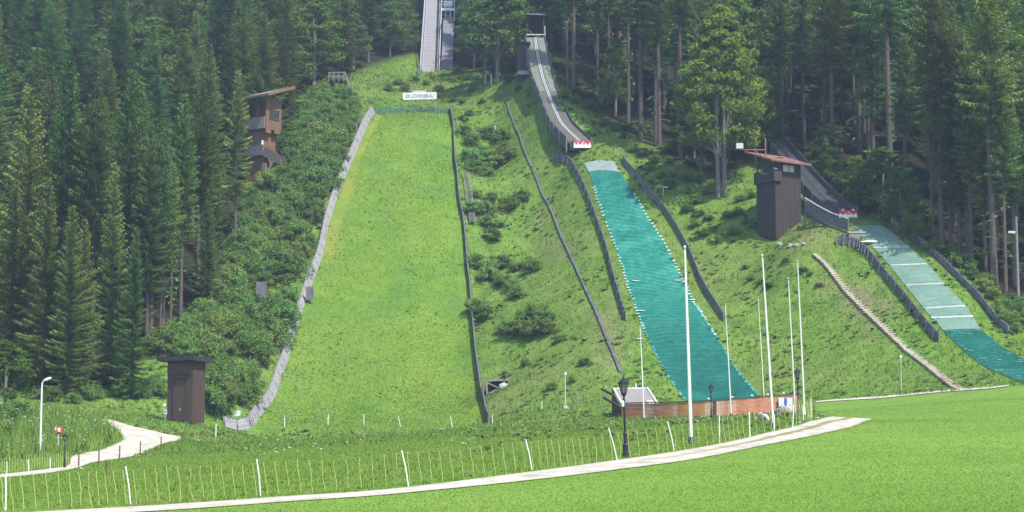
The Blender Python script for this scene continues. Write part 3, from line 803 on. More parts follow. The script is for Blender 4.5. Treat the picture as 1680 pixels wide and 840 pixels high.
# ------------------------------------------------------------------ inrun of the turquoise jump
I2L = [(931,231,246.0),(913,213,250),(903,200,252.8),(893,178,257.6),(884,152,263),(875,130,267.5),(869,108,271.5),(865,85,276),(863.5,62,281)]
I2R = [(969,231,246.0),(952,216,249.6),(938,201,252.8),(927,180,257.6),(915,152,263),(908,130,267.5),(903,108,271.5),(898,85,276),(893,62,281)]
def curve3(pts, n):
    v = [W(*p) for p in pts]; v = [v[0]*2-v[1]]+v+[v[-1]*2-v[-2]]; out = []
    m = len(v)-3
    for i in range(n):
        t = m*i/(n-1); k = min(int(t), m-1); f = t-k; p0,p1,p2,p3 = v[k:k+4]
        out.append(0.5*((2*p1)+(p2-p0)*f+(2*p0-5*p1+4*p2-p3)*f*f+(3*p1-p0-3*p2+p3)*f**3))
    return out
def inrun(root, o0, Lp, Rp, n, postmat, plate=None, trackmat=M['steel'], side_h=(.45,.45), dk='rubber2'):
    l = curve3(Lp, n); r = curve3(Rp, n)
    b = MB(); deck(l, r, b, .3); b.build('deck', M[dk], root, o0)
    b = MB()
    for u in (.43,.51):
        a = [x.lerp(y, u)+Vector((0,0,.10)) for x, y in zip(l, r)]; c = [x.lerp(y, u+.04)+Vector((0,0,.10)) for x, y in zip(l, r)]
        deck(a, c, b, .09)
    b.build('track', trackmat, root, o0)
    if plate is not None:
        i0 = int(n*plate)
        for u0, u1 in ((.03,.36),(.62,.97)):
            b = MB(); a = [x.lerp(y, u0)+Vector((0,0,.05)) for x, y in zip(l[i0:], r[i0:])]; c = [x.lerp(y, u1)+Vector((0,0,.05)) for x, y in zip(l[i0:], r[i0:])]
            deck(a, c, b, .045); b.build('side_matting', M['deckmat'], root, o0)
    for e, sgn, hh in ((l,-1,side_h[0]),(r,1,side_h[1])):
        b = MB()
        for i in range(n-1):
            t = Vector((sgn*.07,0,0)); u = Vector((0,0,hh)); lo = Vector((0,0,-1.3))
            a, c = e[i]+Vector((sgn*.02,0,0)), e[i+1]+Vector((sgn*.02,0,0))
            b.hexa([a+lo,c+lo,c+t+lo,a+t+lo,a+u,c+u,c+t+u,a+t+u], 0)
        b.build('side_board', M['steel_dark'], root, o0)
        for i in range(0, n, 3):
            b = MB(); p = e[i]+Vector((sgn*.15,0,0)); g = Z(p.x,p.y)
            b.beam((p.x,p.y,max(min(g-.3,p.z-.3),p.z-1.6)),(p.x,p.y,p.z+hh+.06),.09,.09)
            b.build('post', postmat, root, o0)
    return l, r
M['asphalt'] = paint('shade_toned_asphalt_deck', (.042,.045,.048), .9, .25, 1.0)  # asphalt grey darkened to carry the tree shade over the short inrun
M['rubber2'] = paint('dull_green_grey_deck', (.075,.085,.068), .8, .25, 1.0, streak=(.13,.11,.085))
o0 = W(951,231,246)
root = thing('inrun_ramp', 'curved grey inrun with twin silver tracks above the turquoise slope', 'ski jump', o0)
l2, r2 = inrun(root, o0, I2L, I2R, 40, M['wood_grey'], .5)
b = MB()
for (x0, x1) in ((-1.35,1.35),):
    p = o0; b.hexa([p+Vector((x0,-.1,-1.3)),p+Vector((x1,-.1,-1.3)),p+Vector((x1,1.2,-1.3)),p+Vector((x0,1.2,-1.3)),p+Vector((x0,-.1,-.31)),p+Vector((x1,-.1,-.31)),p+Vector((x1,1.2,-.31)),p+Vector((x0,1.2,-.31))])
b.build('take_off_block', M['wood_dark'], root, o0)
# stilts and house at the top
def banner(name, label, c, w, h, motif):
    root = thing(name, label, 'banner', c)
    b = MB(); b.box((0,0,h*.72),(w,.06,h*.55)); b.build('upper_field', M['red'], root)
    b = MB(); b.box((0,-.012,h*.22),(w,.06,h*.45))
    for i in range(motif):
        x = -w*.42+w*.84*i/(motif-1) + random.uniform(-.03,.03)*w; b.box((x,-.015,h*(.5+random.uniform(0,.08))),(w*.07,.06,h*random.uniform(.18,.3)))
    b.build('lower_field', M['white'], root)
    b = MB(); b.box((w*.04,-.02,h*.72),(w*.13,.06,h*.3)); b.box((-w*.26,-.02,h*.86),(w*.3,.06,h*.06)); b.build('print', M['pink'], root)
    for x in (-w*.52, w*.52):
        b = MB(); b.beam((x,.06,-.3),(x,.06,h*1.12),.08,.08); b.build('stake', M['wood_dark'], root)
    return root
c = W(955.5,242.5,245.4); k = scl(245.6)
banner('banner', 'small red over white banner fixed below the twin track inrun', c, 29*k, 12*k, 5)
pc = W(879,60,282.5)
root = thing('start_house', 'dark open start hut at the top of the twin track inrun', 'hut', pc)
k = scl(283)
b = MB(); b.hexa([(-16*k,.6,39*k),(16*k,.6,38*k),(16*k,5.4,41*k),(-16*k,5.4,42*k),(-16*k,.6,42*k),(16*k,.6,40.5*k),(16*k,5.4,44*k),(-16*k,5.4,45*k)]); b.build('roof', M['wood_greydark'], root)
b = MB(); b.box((-13.5*k,3,19*k),(.2,3.6,40*k)); b.box((13.5*k,3,19*k),(.2,3.6,40*k)); b.box((0,4.7,19*k),(27*k,.2,40*k)); b.box((0,3,-.2),(27*k,3.4,.25)); b.build('wall', M['wood_dark'], root)
b = MB(); b.box((0,-.2,.25),(31*k,.18,.16)); b.build('start_bar', M['whitegrey'], root)
b = MB(); b.box((9*k,-.7,-.75),(14*k,1.2,.5)); b.build('step_platform', M['concrete'], root)
b = MB(); b.beam((16*k,-1.2,-1.2),(15*k,-.6,1.5),.09,.09); b.beam((15*k,-.6,1.4),(15*k,2,1.6),.08,.08); b.build('handrail', M['steel'], root)
b = MB()
for x in (-12*k,12*k):
    for y in (1.4,4.4):
        g = Z(pc.x+x,pc.y+y)-pc.z; b.beam((x,y,min(g-.5,-.5)),(x,y,-.3),.3,.3)
b.build('stilts', M['wood_dark'], root)
# dark shed beside the inrun
pc = W(859,128,277); k = scl(277)
pc.z = Z(pc.x,pc.y)
root = thing('storage_shed', 'black boarded shed with pale lower lid beside the twin track inrun', 'shed', pc)
b = MB(); b.box((-.5*k,2,2.7),(21*k,3.4,5.8)); b.build('wall', M['wood_dark'], root)
b = MB(); b.box((-.5*k,2,5.72),(24*k,4.2,.22)); b.build('roof', M['slate'], root)
b = MB(); b.hexa([(-11*k,-1.2,.55),(11*k,-1.2,.55),(10*k,.25,1.35),(-8*k,.25,1.35),(-11*k,-1.2,.7),(11*k,-1.2,.7),(10*k,.25,1.5),(-8*k,.25,1.5)]); b.build('lid', M['roofpale'], root)
b = MB(); b.box((0,1.0,-1.0),(20*k,3.4,3.2)); b.build('plinth', M['wood_dark'], root)

# ------------------------------------------------------------------ small jump inrun and walkway
I3L = [(1374,353,211.5),(1358,343,213),(1338,325,215.5),(1318,303,219),(1298,277,223.5),(1280,255,228),(1264,235,232.5)]
I3R = [(1405,349,211.5),(1390,339,213),(1369,322,215.5),(1344,297,219),(1318,267,223.5),(1298,245,228),(1280,225,232.5)]
o0 = W(1390,352,211.5)
root = thing('inrun_ramp', 'narrow short inrun dropping behind the dark wooden tower', 'ski jump', o0)
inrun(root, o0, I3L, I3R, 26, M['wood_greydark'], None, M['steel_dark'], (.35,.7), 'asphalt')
c = W(1391.5,357.5,211.2); k = scl(211.2)
banner('banner', 'small banner of red over pale blue under the narrow short inrun', c, 30*k, 12.5*k, 4)
for x in (-8*k, 9*k): 
    b = MB(); b.ellipsoid((0,0,0),(4.5*k/1.6,.2,.12),0,10,5,.1); o = b.build('foam_roll', M['white'], None); o.location = (c.x+x,c.y+.15,c.z+13.6*k)
    tag(o, 'white foam roll on the banner edge, %s' % ('the longer side by the forest' if x > 0 else 'the side by the handrail'), 'foam roll')
# walkway with handrail and landing box
wk = [W(1321,346,212.5),W(1340,358,210.5),W(1364,371,208),W(1392,381,205.5)]
root = thing('coach_walkway', 'sloping wooden walkway with slatted railing and white handrail beside the small inrun', 'walkway', wk[0])
b = MB()
for a, c_ in zip(wk, wk[1:]):
    t = Vector((0,1.0,0)); u = Vector((0,0,-.16)); b.hexa([a+u,c_+u,c_+t+u,a+t+u,a,c_,c_+t,a+t])
b.build('floor', M['wood_greydark'], root, wk[0])
b = MB(); N_ = 16
for i in range(N_+1):
    t = i/N_*3; j = min(int(t),2); p = wk[j].lerp(wk[j+1], t-j); b.beam(p+Vector((0,-.03,-.1)), p+Vector((0,-.03,1.45)), .09,.09)
for i in range(len(wk)-1):
    for z in (.35,.75,1.1): b.beam(wk[i]+Vector((0,.03,z)), wk[i+1]+Vector((0,.03,z)), .05,.12)
    for z in (.55,): b.beam(wk[i]+Vector((0,.05,z)), wk[i+1]+Vector((0,.05,z)), .02,.8)
b.build('railing', M['wood_greydark'], root, wk[0])
b = MB()
for i in range(len(wk)-1): b.beam(wk[i]+Vector((0,.02,1.5)), wk[i+1]+Vector((0,.02,1.5)), .14,.12)
b.build('handrail', M['whitegrey'], root, wk[0])
b = MB()
for t in (0,.8,1.6,2.4,3):
    j = min(int(t),2); p = wk[j].lerp(wk[j+1], t-j)
    for y in (.05,.95): b.beam((p.x,p.y+y,Z(p.x,p.y+y)-.3),(p.x,p.y+y,p.z-.1),.14,.14)
b.build('trestle_frame', M['wood_greydark'], root, wk[0])
p = at(1406,392); k = scl(p.y)
root = thing('landing_box', 'low pale topped wooden box at the lower end of the slatted walkway', 'box', p)
b = MB(); b.box((0,.4,.3),(26*k,1.0,.75)); b.build('body', M['wood_grey'], root)
b = MB(); b.box((0,.4,.73),(29*k,1.15,.1)); b.build('top', M['whitegrey'], root)
# ------------------------------------------------------------------ left judges' tower
p = at(430, 292); k = scl(p.y)
root = thing('judge_tower', 'tall brown wooden judges tower with balconies and slanting roof among the bushes', 'tower', (p.x, p.y, p.z-.3), R(-32))
def add(name, mat, boxes, par=None, beams=()):
    b = MB()
    for bx in boxes: b.box(*bx)
    for bm_ in beams: b.beam(*bm_)
    return b.build(name, mat, par if par is not None else root)
# local frame: -y faces the viewer's left front, +x faces the slope
w = add('wall', M['wood_brown'], [((-.15,.0,1.9),(3.0,3.0,4.2)), ((-.25,.1,5.2),(2.7,2.6,2.8))])
b = MB()      # upper storey: side panel reaching down with a notched lower edge, back and inner walls
b.box((1.72,.1,8.9),(.14,3.3,4.3)); b.box((1.72,-.95,6.5),(.13,1.1,.7)); b.box((1.72,.9,6.6),(.13,1.3,.6))
b.box((-.2,1.68,8.7),(3.7,.14,4.0)); b.box((-2.0,.9,8.7),(.14,1.6,4.0)); b.box((-.15,.3,8.9),(3.6,.14,3.7)); b.box((-.1,.1,6.72),(3.6,3.2,.2))
b.build('upper_wall', M['wood_brown'], root)
add('upper_balcony', M['wood_grey'], [((-.2,-1.62,7.55),(3.7,.12,1.55)),((-2.0,-.9,7.55),(.12,1.5,1.55))])
add('balcony_post', M['wood_brown'], [((-1.3,-1.55,9.3),(.13,.13,2.6))]); add('balcony_post', M['wood_brown'], [((.4,-1.55,9.1),(.12,.12,2.2))])
wn = add('window', M['glass'], [((1.80,-.3,8.75),(.05,.75,1.1)),((1.80,.7,8.9),(.05,.75,1.1))])
add('frame', M['wood_dark'], [((1.83,.2,8.15),(.05,2.2,.1)),((1.83,.2,9.4),(.05,2.2,.1)),((1.83,-.75,8.78),(.05,.1,1.2)),((1.83,.2,8.78),(.05,.1,1.3)),((1.83,1.15,8.9),(.05,.1,1.2))], wn)
add('desk', M['bluedeep'], [((-.6,-.6,8.5),(1.1,.5,.35))])
b = MB()
b.hexa([(-3.1,-2.6,10.75),(2.9,-2.6,11.0),(3.3,2.6,12.75),(-2.6,2.6,12.45),(-3.1,-2.6,10.98),(2.9,-2.6,11.25),(3.3,2.6,13.0),(-2.6,2.6,12.68)])
rf = b.build('roof', M['roofpale'], root)
b = MB(); b.beam((2.98,-2.6,11.1),(3.38,2.6,12.85),.1,.42); b.beam((-3.1,-2.66,10.86),(2.95,-2.66,11.12),.1,.3); b.build('fascia', M['wood_brown'], rf)
add('lower_balcony', M['wood_greydark'], [((-.3,-1.95,3.75),(3.9,.12,1.3)),((-2.2,-1.2,3.75),(.12,1.5,1.3)),((-.3,-1.3,3.1),(3.9,1.4,.14))])
st = add('stair', M['wood_dark'], [], None, [((1.7,-1.9,3.6),(3.6,.5,2.1),.1,1.25),((1.75,-1.0,3.1),(3.4,1.0,1.4),.9,.12)])
add('brace', M['wood_grey'], [((1.75,-1.7,1.0),(.7,.12,1.9))], None, [((2.0,-1.6,-.2),(2.6,-1.2,2.1),.14,.14)])
b = MB(); b.tube([(1.4,-1.75,4.5),(1.4,-1.75,5.1)],[.16,.1],8); b.build('lamp', M['white'], root)

# ------------------------------------------------------------------ small lookout platform at the wood's edge
p = at(553, 152); k = scl(p.y)
root = thing('lookout_platform', 'small dark wooden lookout platform with railing at the edge of the wood', 'platform', p, R(-8))
add('floor', M['wood_dark'], [((0,.6,1.95),(2.5,2.4,.2)),((0,.9,.8),(1.9,1.6,2.2))])
b = MB()
for x in (-1.2,-.4,.4,1.2): b.beam((x,-.55,1.6),(x,-.55,3.2),.14,.14)
for x in (-1.2,1.2): b.beam((x,1.7,1.9),(x,1.7,3.1),.12,.12); b.beam((x,-.5,3.05),(x,1.7,3.0),.08,.1)
for z in (2.5,3.05): b.beam((-1.25,-.58,z),(1.25,-.58,z),.06,.16)
b.build('railing', M['wood_grey'], root)
add('bench', M['wood_grey'], [((0,.5,2.45),(1.4,.4,.1))])
b = MB(); b.beam((1.3,-.5,3.1),(2.3,-.9,-.1),.12,.12); b.beam((1.4,.6,2.2),(2.4,.2,-.1),.12,.12)
for t in np.linspace(.1,.9,6): b.beam(Vector((1.3,-.5,2.2)).lerp(Vector((2.3,-.9,-.1)),t), Vector((1.4,.6,2.2)).lerp(Vector((2.4,.2,-.1)),t), .2,.05)
b.build('stair', M['wood_grey'], root)
for x in (-1.1,1.1):
    for y in (-.4,1.5): add('leg', M['wood_dark'], [((x,y,.7),(.16,.16,2.6))])

# ------------------------------------------------------------------ brown timing hut
p = at(300, 694); k = scl(p.y); p.y += 1.3
H = 102*k
root = thing('timing_hut', 'narrow tall dark brown wooden hut with flat black roof beside the white path', 'hut', p, R(-24))
Wd, Dp = 41*k/math.cos(R(34)), 1.95
b = MB(); nb = 14
for i in range(nb): b.box((-Wd/2+Wd*(i+.5)/nb, -Dp/2+random.uniform(-.008,.008), H/2),(Wd/nb-.02,.06,H))
for i in range(11):
    for s in (-1,1): b.box((s*Wd/2+random.uniform(-.008,.008), -Dp/2+.05+Dp*(i+.5)/11, H/2),(.06,Dp/11-.02,H))
b.box((0,0,H/2),(Wd-.06,Dp-.02,H-.02)); b.build('wall', M['wood_hut'], root)
b = MB(); b.hexa([(-Wd/2-.75,-Dp/2-.75,H-.02),(Wd/2+.55,-Dp/2-.75,H-.02),(Wd/2+.55,Dp/2+.6,H-.12),(-Wd/2-.75,Dp/2+.6,H-.12),(-Wd/2-.75,-Dp/2-.75,H+.42),(Wd/2+.55,-Dp/2-.75,H+.42),(Wd/2+.55,Dp/2+.6,H+.3),(-Wd/2-.75,Dp/2+.6,H+.3)])
b.build('roof', M['slate'], root)
add('shutter', M['wood_hut'], [((0,-Dp/2-.06,H*.875),(Wd*.98,.05,H*.16)),((0,-Dp/2-.10,H*.785),(Wd*.98,.05,.09))])
d_ = add('door', M['wood_hut'], [((-.05,-Dp/2-.07,H*.36),(1.15,.06,H*.66))])
add('frame', M['wood_dark'], [((-.68,-Dp/2-.09,H*.35),(.09,.06,H*.7)),((.58,-Dp/2-.09,H*.35),(.09,.06,H*.7)),((-.05,-Dp/2-.09,H*.71),(1.35,.06,.1)),((-.05,-Dp/2-.12,H*.62),(1.0,.03,.05))], d_)
add('handle', M['steel'], [((.1,-Dp/2-.13,H*.22),(.05,.06,.28))], d_)
b = MB()
for i in range(3): b.box((.05,-Dp/2-.2-.22*i,.28-.2*i),(1.1,.28,.1))
b.build('step', M['wood_dark'], root)
cc = Vector((p.x, p.y, p.z)) + Matrix.Rotation(R(-24),3,'Z') @ Vector((-Wd/2-.16,-Dp/2-.16,0))
root = thing('round_sign', 'small round red rimmed sign on the corner of the brown hut', 'sign', (cc.x,cc.y,cc.z), R(-10))
b = MB(); b.beam((0,.06,.0),(0,.06,1.9),.06,.06); b.build('post', M['steel'], root)
zc = 30*k
for nm, r_, y, mt in (('rim',.19,0,M['signred']),('face',.135,-.025,M['white'])):
    b = MB(); b.tube([(0,y+.02,zc),(0,y-.02,zc)], r_, 18); b.build(nm, mt, root)
root = thing('small_sign', 'small square blue and white sign below the round one on the hut corner', 'sign', (cc.x+.12,cc.y-.14,cc.z), R(-10))
b = MB(); b.box((0,0,18.5*k),(.30,.03,.36)); b.build('panel', M['white'], root)
b = MB(); b.box((0,-.02,19*k),(.22,.02,.2)); b.build('symbol', M['signblue'], root)
b = MB(); b.beam((0,.05,0),(0,.05,1.2),.04,.04); b.build('post', M['steel'], root)

# ------------------------------------------------------------------ dark judge tower by the small jump
fc = at(1274, 396); k = scl(fc.y); H = 130*k
Wd = 46*k/math.cos(R(30)); Dp = 28*k/math.sin(R(30))*.93
p = fc + Matrix.Rotation(R(30),3,'Z') @ Vector((Wd/2, Dp/2, 0)); p.z = fc.z+.25
root = thing('judge_tower', 'dark stained wooden tower with rusty red roof and antenna arm', 'tower', p, R(30))
Wd = 46*k/math.cos(R(30)); Dp = 27*k/math.sin(R(30))*.93
def taper(mb, x0, x1, y0, y1, z0, z1, t=.0):
    mb.hexa([(x0,y0,z0),(x1,y0,z0),(x1,y1,z0),(x0,y1,z0),(x0-t,y0-t,z1),(x1+t,y0-t,z1),(x1+t,y1+t,z1),(x0-t,y1+t,z1)])
b = MB(); taper(b, -Wd/2, Wd/2, -Dp/2, Dp/2, .0, H*.80)
# upper room: open at the left front corner
zt_ = H*.80
taper(b, -Wd/2+1.0, Wd/2, -Dp/2, Dp/2-.1, zt_+.004, H-.05)
nb = 18
for i in range(nb):
    b.box((-Wd/2+Wd*(i+.5)/nb, -Dp/2-.02+random.uniform(-.012,.006), H*.395),(Wd/nb-.03,.05,H*.79-.1))
    b.box((-Wd/2-.02+random.uniform(-.006,.012), -Dp/2+Dp*(i+.5)/nb, H*.395),(.05,Dp/nb-.03,H*.79-.1))
for i in range(13):
    x = -Wd/2+1.0+(Wd-1.0)*(i+.5)/13
    b.box((x, -Dp/2-.02+random.uniform(-.012,.006), H*.895),((Wd-1.0)/13-.03,.05,H*.19-.1))
b.build('wall', M['wood_dark'], root)
b = MB()
b.box((-Wd/2-.35,-.2,H*.82),(.12,Dp*.95,1.35)); b.box((-Wd/2+.15,-Dp/2-.28,H*.82),(1.15,.12,1.35)); b.box((-Wd/2-.35+.5,-.2,H*.745),(1.0,Dp*.95,.12)); b.box((-Wd/2-.1,Dp/2-.05,H*.82),(.6,.12,1.35))
b.build('balcony', M['wood_dark'], root)
wn = add('window', M['paleglass'], [((-Wd/2+1.48,-Dp/2-.065,H*.925),(.74,.05,.78)),((-Wd/2+2.32,-Dp/2-.065,H*.925),(.74,.05,.78))])
add('frame', M['wood_dark'], [((-Wd/2+1.9,-Dp/2-.09,H*.925),(.06,.04,.84)),((-Wd/2+1.9,-Dp/2-.09,H*.925+.43),(1.7,.04,.06)),((-Wd/2+1.9,-Dp/2-.09,H*.925-.43),(1.7,.04,.06))], wn)
add('corner_post', M['wood_dark'], [((-Wd/2+.02,-Dp/2+.02,H*.9),(.14,.14,H*.2)),((-Wd/2+.02,Dp/2-.2,H*.9),(.14,.14,H*.2))])
b = MB(); z = H+.0
b.hexa([(-Wd/2-1.3,-Dp/2-1.0,z-.12),(Wd/2+.9,-Dp/2-1.0,z-.3),(Wd/2+.9,Dp/2+.6,z+1.35),(-Wd/2-1.3,Dp/2+.6,z+1.5),(-Wd/2-1.3,-Dp/2-1.0,z+.06),(Wd/2+.9,-Dp/2-1.0,z-.12),(Wd/2+.9,Dp/2+.6,z+1.53),(-Wd/2-1.3,Dp/2+.6,z+1.68)])
rf = b.build('roof', M['roofred'], root)
b = MB(); b.box((-.1,-.3,z+.70),(.75,.6,.2)); b.build('hatch', M['wood_dark'], rf)
b = MB(); q = Vector((-Wd/2-.45,-.6,z+.35))
b.beam(q, q+Vector((0,0,2.5)), .11,.11)
dirl = Matrix.Rotation(R(-30),3,'Z') @ Vector((-1,0,0))
e = q+dirl*2.85+Vector((0,0,1.15)); b.beam(q+Vector((0,0,1.15))-dirl*.1, e, .11,.11); b.beam(q+Vector((0,0,.15)), q+dirl*1.3+Vector((0,0,1.1)), .08,.08)
am = b.build('antenna_arm', M['rustpole'], root)
b = MB(); b.box(tuple(e+dirl*.15+Vector((0,0,.42))),(.8,.6,.62),R(-30)); b.build('camera_box', M['whitegrey'], am)
b = MB(); hx = Vector((-Wd/2+.35,-Dp/2-.1,H*.905)); b.tube([hx, hx+dirl*.15, hx+dirl*.5],[.06,.1,.26],10); hn = b.build('loudspeaker', M['white'], root)
b = MB(); b.beam((-Wd/2-1.0,-.5,H*.855),(-Wd/2-.2,-.5,H*.855),.3,.06); b.build('shelf', M['whitegrey'], root)
add('plinth', M['wood_dark'], [((0,.2,-.35),(Wd-.5,Dp-.5,.7))])
# loose foundation stones in front
for i, (px, py, r_, lb) in enumerate(((1279,403,.34,'pale block of stone under the left corner of the dark tower'),(1296,405,.30,'ochre broken stone below the dark tower wall'),(1306,404,.26,'small light stone beside the ochre one below the dark tower'),(1319,402,.22,'smallest pale stone near the worn earth by the dark tower'))):
    q = at(px, py); b = MB(); b.ellipsoid((0,0,.12),(r_*1.3,r_,r_*.8),0,9,6,.5); o = b.build('rock', M['stone'], None); o.location = q; o.rotation_euler = (0,0,random.random()*3); tag(o, lb, 'rock', 'stones below the dark tower')

# ------------------------------------------------------------------ rust red board fence at the outrun
fp = []
for i in range(46):
    t = i/45; px = 1020+292*t; Y_ = 158.5-3.5*math.sin(PI*t)-1.0*t; q = W(px, 690, Y_); fp.append(Vector((q.x, Y_, Z(q.x, Y_))))
root = thing('board_fence', 'curved low fence of rust red boards round the end of the turquoise slope', 'fence', fp[0])
ms = [M['rust'], M['rustorange'], M['rustpale'], M['wood_dark']]
hp = lambda i: 1.22 + .36*max(0, (i-20)/25)
patt = [0,0,0,0,0,0,2,2,1,1,1,1,1,2,1,1,1,0,0,1,1,2,2,3,2,2,0,2,2,0,0,0,0,0,0,0,0,0,0,0,0,0,0,0,0]
for i in range(0, 45):
    p, q = fp[i], fp[i+1]; b = MB(); d = (q-p).normalized(); sd = Vector((d.y,-d.x,0)).normalized()
    hh = hp(i)
    for r in range(4):
        z0, z1 = .06+hh*r/4+.012, .06+hh*(r+1)/4-.008
        j = sd*random.uniform(-.012,.012)
        b.hexa([p+j+Vector((0,0,z0)),q+j+Vector((0,0,z0)),q+j-sd*.05+Vector((0,0,z0)),p+j-sd*.05+Vector((0,0,z0)),p+j+Vector((0,0,z1)),q+j+Vector((0,0,z1)),q+j-sd*.05+Vector((0,0,z1)),p+j-sd*.05+Vector((0,0,z1))])
    b.build('board_panel', ms[patt[i]], root, fp[0])
for i in range(0,46,3):
    b = MB(); p = fp[i]; d = (fp[min(i+1,45)]-fp[max(i-1,0)]).normalized(); sd = Vector((d.y,-d.x,0)).normalized()
    b.beam(p-sd*.12+Vector((0,0,-.3)), p-sd*.12+Vector((0,0,hp(i)+.22)), .1,.1)
b.build('posts', M['wood_greydark'], root, fp[0])
b = MB()
for i in range(45):
    p, q = fp[i], fp[i+1]; b.beam(p+Vector((0,0,hp(i)+.13)), q+Vector((0,0,hp(i+1)+.13)), .12,.09)
b.build('top_rail', M['wood_dark'], root, fp[0])
for i in (22,28,33,37,41):
    p = fp[i]; b = MB(); b.ellipsoid(p+Vector((0,0,hp(i)+.26)),(.11,.11,.10),0,8,5); b.build('cap', M['whitegrey'], root, fp[0])
# poster on the fence
ks = sorted(range(46), key=lambda i: abs(float(topix(*fp[i])[0])-1287)); pm = fp[ks[0]]; pa, pb = fp[max(ks[0]-2,0)], fp[min(ks[0]+2,45)]; k = scl(pm.y)
dn = (pb-pa).normalized(); cx = pm + Vector((dn.y,-dn.x,0)).normalized()*.24
a_ = math.atan2(pb.y-pa.y, pb.x-pa.x)
root = thing('poster', 'pale blue poster with a dark blue upright figure fixed on the red board fence', 'poster', (cx.x,cx.y,Z(cx.x,cx.y)), a_)
b = MB(); b.box((0,0,.92),(26*k,.04,1.5)); b.build('sheet', M['bluepale'], root)
b = MB(); b.ellipsoid((0,-.025,1.28),(.19,.02,.42),0,12,8); b.ellipsoid((0,-.025,.72),(.14,.02,.3),0,10,7); b.box((0,-.02,1.45),(.34,.03,.34)); b.build('figure', M['bluedeep'], root)
b = MB()
for x in (-.42,.42):
    b.ellipsoid((x,-.025,.98),(.14,.015,.06),0,8,5); b.ellipsoid((x,-.025,.45),(.11,.015,.13),0,8,5)
b.build('print', M['signblue'], root)
for x in (-13.4*k, 13.4*k):
    b = MB(); b.box((x,-.01,.92),(.07,.06,1.62)); b.build('frame', M['whitegrey'], root)
root.scale = (1,1,.84)

# ------------------------------------------------------------------ sloping panel shelter behind the fence
c4 = [W(1006.5,638,177), W(1062,637,177), W(1081.5,667,170.5), W(1023,668,170.5)]
root = thing('shelter_roof', 'slanted grey panel with white rim and green stripes behind the red board fence', 'shelter', c4[3])
o0 = c4[3]
b = MB(); t = Vector((0,0,-.12)); b.hexa([c4[3]+t,c4[2]+t,c4[1]+t,c4[0]+t,c4[3],c4[2],c4[1],c4[0]]); b.build('panel', M['wood_wallg'] if 'wood_wallg' in M else M['wood_grey'], root, o0)
b = MB()
for i, j in ((0,1),(1,2),(3,0)): b.beam(c4[i]+Vector((0,-.03,.03)), c4[j]+Vector((0,-.03,.03)), .14,.14)
b.build('rim', M['whitegrey'], root, o0)
nrm = (c4[2]-c4[3]).cross(c4[0]-c4[3]).normalized()
def onp(u, v): return c4[3].lerp(c4[2], u).lerp(c4[0].lerp(c4[1], u), v) + nrm*.015
for v0, v1, mt in ((.27,.33,M['white']),(.08,.25,M['green']),(.15,.19,M['white'])):
    b = MB(); z_ = nrm*(.008 if v0 == .15 else 0); a = [onp(.76,v0)+z_, onp(.93,v0)+z_, onp(.92,v1)+z_, onp(.76,v1)+z_]; b.hexa(a+[q+nrm*.012 for q in a]); b.build('stripe', mt, root, o0)
for q in c4:
    b = MB(); b.beam((q.x,q.y+.1,Z(q.x,q.y)-.3),(q.x,q.y+.1,q.z-.1),.14,.14); b.build('post', M['wood_dark'], root, o0)
b = MB()
for sgn, (i, j) in ((-1,(0,3)),(1,(1,2))):
    a, c_ = c4[i]+Vector((sgn*.12,0,0)), c4[j]+Vector((sgn*.12,0,0))
    u = Vector((sgn*.06,0,0)); g0 = Vector((a.x,a.y,Z(a.x,a.y)-.1)); g1 = Vector((c_.x,c_.y,Z(c_.x,c_.y)-.1))
    b.hexa([g0,g1,g1+u,g0+u,a+Vector((0,0,-.15)),c_+Vector((0,0,-.15)),c_+u+Vector((0,0,-.15)),a+u+Vector((0,0,-.15))])
b.build('side_wall', M['wood_dark'], root, o0)
b = MB(); q = W(1082,655,174); b.box((q.x+.4,q.y,Z(q.x,q.y)+.6),(1.5,.12,1.6)); b.beam((q.x+1.2,q.y,Z(q.x,q.y)-.2),(q.x+1.2,q.y,Z(q.x,q.y)+1.6),.14,.14); b.build('wing_wall', M['wood_greydark'], root, o0)
pa, pb = W(987,638,176), c4[3]+Vector((-.2,0,.1)); b = MB(); b.beam(pa, W(1006,648,174), .2,.2); b.beam(W(990,652,173), W(1020,669,170), .2,.2); b.build('bar', M['wood_dark'], root, o0)
b = MB(); q = onp(.66,1.0); b.tube([q, q+Vector((0,0,.45))], [.06,.05], 6); b.build('vent', M['white'], root, o0)

# ------------------------------------------------------------------ wooden frame at the foot of the bushy strip
p = at(799, 648); k = scl(p.y)
root = thing('timber_frame', 'pale timber frame stand with dark hollow built into the grass bank', 'stand', p)
wdt, hgt = 36*k, 25*k
b = MB(); z2 = 10*k
b.beam((0,0,-.3),(0,0,hgt),.15,.15); b.beam((-.05,0,hgt-.1),(wdt,0,hgt),.2,.2); b.beam((wdt-.1,.1,z2*.6),(wdt-.1,.1,hgt),.15,.15); b.beam((.1,-.02,hgt*.78),(wdt*.6,-.02,hgt*.42),.12,.12); b.beam((.15,.02,hgt*.72),(.5,.02,hgt*.93),.1,.1)
b.beam((.1,-.05,.1),(wdt*.62,.0,hgt*.5),.14,.14); b.beam((wdt*.78,-.02,.3),(wdt*.78,-.02,hgt+.05),.14,.16); b.beam((wdt*.8,0,hgt*.8),(wdt*.98,0,hgt*.45),.08,.08)
b.build('frame', M['wood_grey'], root)
add('deck', M['wood_grey'], [((wdt/2,.9,hgt-.02),(wdt,1.7,.12))])
add('back_wall', M['wood_dark'], [((wdt/2,1.6,hgt*.45),(wdt,.12,hgt*1.1)),((.08,.9,hgt*.4),(.08,1.4,hgt*1.0))])
b = MB(); b.ellipsoid((wdt*.75,-.1,.75),(.55,.4,.5),0,10,6,.3); b.ellipsoid((wdt*1.02,-.1,.7),(.32,.3,.35),0,9,6,.3); b.build('stone_heap', M['stone'], root)

